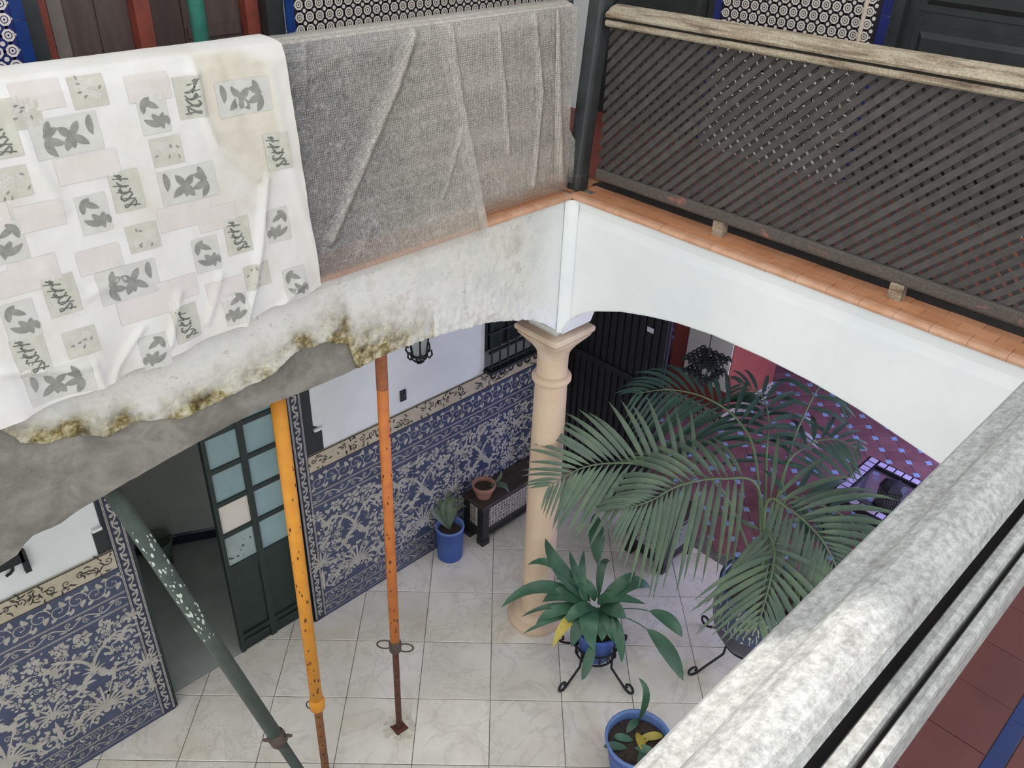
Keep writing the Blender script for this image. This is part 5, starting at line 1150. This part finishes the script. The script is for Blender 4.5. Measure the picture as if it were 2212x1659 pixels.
# ================================================================== BACK ROOM THINGS
tx0, ty0, tx1, ty1, tz = -3.09, .985, -2.36, 1.76, .45
e = empty('low_table', ((tx0 + tx1) / 2, (ty0 + ty1) / 2, 0), 'black low table with a pale mosaic border and glass top on the red tiles', 'table')
for x, y in ((tx0 + .01, ty0 + .01), (tx1 - .05, ty0 + .01), (tx0 + .01, ty1 - .05), (tx1 - .05, ty1 - .05)): m = MB(); m.box(x, y, 0, x + .04, y + .04, tz - .05); wpart(m, 'leg', 'table_wood', e)
B = .1; m = MB()
for a in ((tx0, ty0, tx1, ty0 + B), (tx0, ty1 - B, tx1, ty1), (tx0, ty0 + B, tx0 + B, ty1 - B), (tx1 - B, ty0 + B, tx1, ty1 - B)): m.box(a[0], a[1], tz - .05, a[2], a[3], tz)
wpart(m, 'frame', 'table_wood', e)
def mosaic(x0, y0, x1, y1): m = MB(); m.bbox(x0, y0, tz, x1, y1, tz + .005, .001); wpart(m, 'mosaic_piece', 'mosaic_pale', e)
n = 9
for i in range(n):
    x = tx0 + .012 + i * (tx1 - tx0 - .024) / n; w = (tx1 - tx0 - .024) / n - .014
    mosaic(x, ty0 + .018, x + w, ty0 + B - .018); mosaic(x, ty1 - B + .018, x + w, ty1 - .018)
for i in range(8):
    y = ty0 + B + .004 + i * (ty1 - ty0 - 2 * B) / 8; w = (ty1 - ty0 - 2 * B) / 8 - .014
    mosaic(tx0 + .018, y, tx0 + B - .018, y + w); mosaic(tx1 - B + .018, y, tx1 - .018, y + w)
m = MB(); m.box(tx0 + B, ty0 + B, tz - .03, tx1 - B, ty1 - B, tz - .022); wpart(m, 'glass_top', 'pane_glass', e)
m = MB(); m.box(tx0 + .05, ty0 + .32, .2, tx1 - .05, ty0 + .44, .24); m.box(tx0 + .3, ty0 + .05, .2, tx0 + .42, ty1 - .05, .24); wpart(m, 'stretcher', 'table_wood', e)
bc = onz(1918, 1090, tz); bc = Vector((bc.x, bc.y, tz - .02)); e = empty('lattice_lantern', bc, 'black lattice candle lantern standing on the glass table', 'lantern')
m = MB(); m.lathe(bc, [(.115, 0), (.12, .012)], 6); wpart(m, 'base', 'basket_dark', e); m = MB(); m.lathe(bc, [(.09, .012), (.098, .19)], 6, True); wpart(m, 'liner', 'basket_dark', e)
m = MB(); m.lathe(bc, [(.11, .19), (.11, .205), (.07, .225), (.02, .235)], 6); wpart(m, 'lid', 'basket_dark', e)
for k in range(6):
    a0, a1 = math.pi / 3 * k, math.pi / 3 * (k + 1); A = lambda a, z: Vector((bc.x + lerp(.098, .105, z / .19) * math.cos(a), bc.y + lerp(.098, .105, z / .19) * math.sin(a), bc.z + z))
    for q in range(-4, 5):
        for f in (1, -1):
            u0 = (q / 5) if f > 0 else 1 - q / 5; u1 = u0 + f * .8; z0, z1 = .012, .19
            pts = [(u0 + (u1 - u0) * t, lerp(z0, z1, t)) for t in [i / 8 for i in range(9)] if 0 <= u0 + (u1 - u0) * t <= 1]
            if len(pts) > 1: m = MB(); m.tube([A(a0, z).lerp(A(a1, z), u) for u, z in pts], .004, 4); wpart(m, 'lattice_strip', 'basket_light', e)
# unseen coloured lamp, added further right for the violet light in the back room
lamp_c = (-3.9, 2.6, 0); e = empty('added_lamp', lamp_c, 'unseen standing lamp added for the blue violet light in the back room', 'lamp')
m = MB(); m.lathe((lamp_c[0], lamp_c[1], 0), [(.14, 0), (.14, .02), (.02, .03)], 20); wpart(m, 'base', 'table_wood', e)
m = MB(); m.tube([(lamp_c[0], lamp_c[1], .03), (lamp_c[0], lamp_c[1], 1.1)], .012, 8); wpart(m, 'pole', 'table_wood', e)
m = MB(); m.tube([(lamp_c[0], lamp_c[1], 1.1), (lamp_c[0], lamp_c[1], 1.75)], .05, 14); wpart(m, 'glowing_tube', 'lamp_glow', e)
ld = bpy.data.lights.new('lamp_light', 'POINT'); ld.energy = 140; ld.color = (.34, .4, 1); ld.shadow_soft_size = .12
lo = bpy.data.objects.new('lamp_light', ld); COL.objects.link(lo); lo.parent = e; lo.location = (.0, -.12, 1.42)
# bucket in the hall
bk = onz(338, 1200, 0) + Vector((.0, .1, 0)); e = empty('bucket', bk, 'dark green grey bucket on the hall floor behind the slanting prop', 'bucket')
m = MB(); m.lathe((bk.x, bk.y, 0), [(.085, 0), (.11, .22), (.115, .225), (.112, .232), (.1, .225), (.078, .02)], 24, False); m.face(list(range(24))[::-1]); wpart(m, 'tub', 'bucket_grey', e, True)
m = MB(); m.tube(arcpts((bk.x, bk.y, .22), Vector((1, 0, 0)), Vector((0, .5, .4)), .112, 0, math.pi, 14), .003, 6); wpart(m, 'handle', 'iron', e)
# plaster crumbs on the floor
m = MB(); rn = random.Random(21)
def crumbs(px, py, sx, sy, n, r0, r1):
    for k in range(n):
        c = onz(rn.gauss(px, sx), rn.gauss(py, sy), 0); r = rn.uniform(r0, r1)
        if c.y < -.97: continue
        m.prism([(c.x + r * math.cos(a) * rn.uniform(.5, 1), c.y + r * math.sin(a) * rn.uniform(.5, 1), .001) for a in (0, 1.3, 2.5, 3.7, 5)], (0, 0, rn.uniform(.001, .003)))
crumbs(1000, 1470, 35, 18, 90, .002, .007); crumbs(960, 1500, 40, 20, 30, .002, .006); crumbs(460, 1580, 50, 45, 120, .002, .009); crumbs(900, 1500, 120, 70, 50, .0015, .004); crumbs(640, 1500, 160, 90, 60, .0015, .004)
m.build('plaster_crumbs', 'mortar_splash', label='scattered white plaster crumbs on the marble floor', cat='debris', kind='stuff')
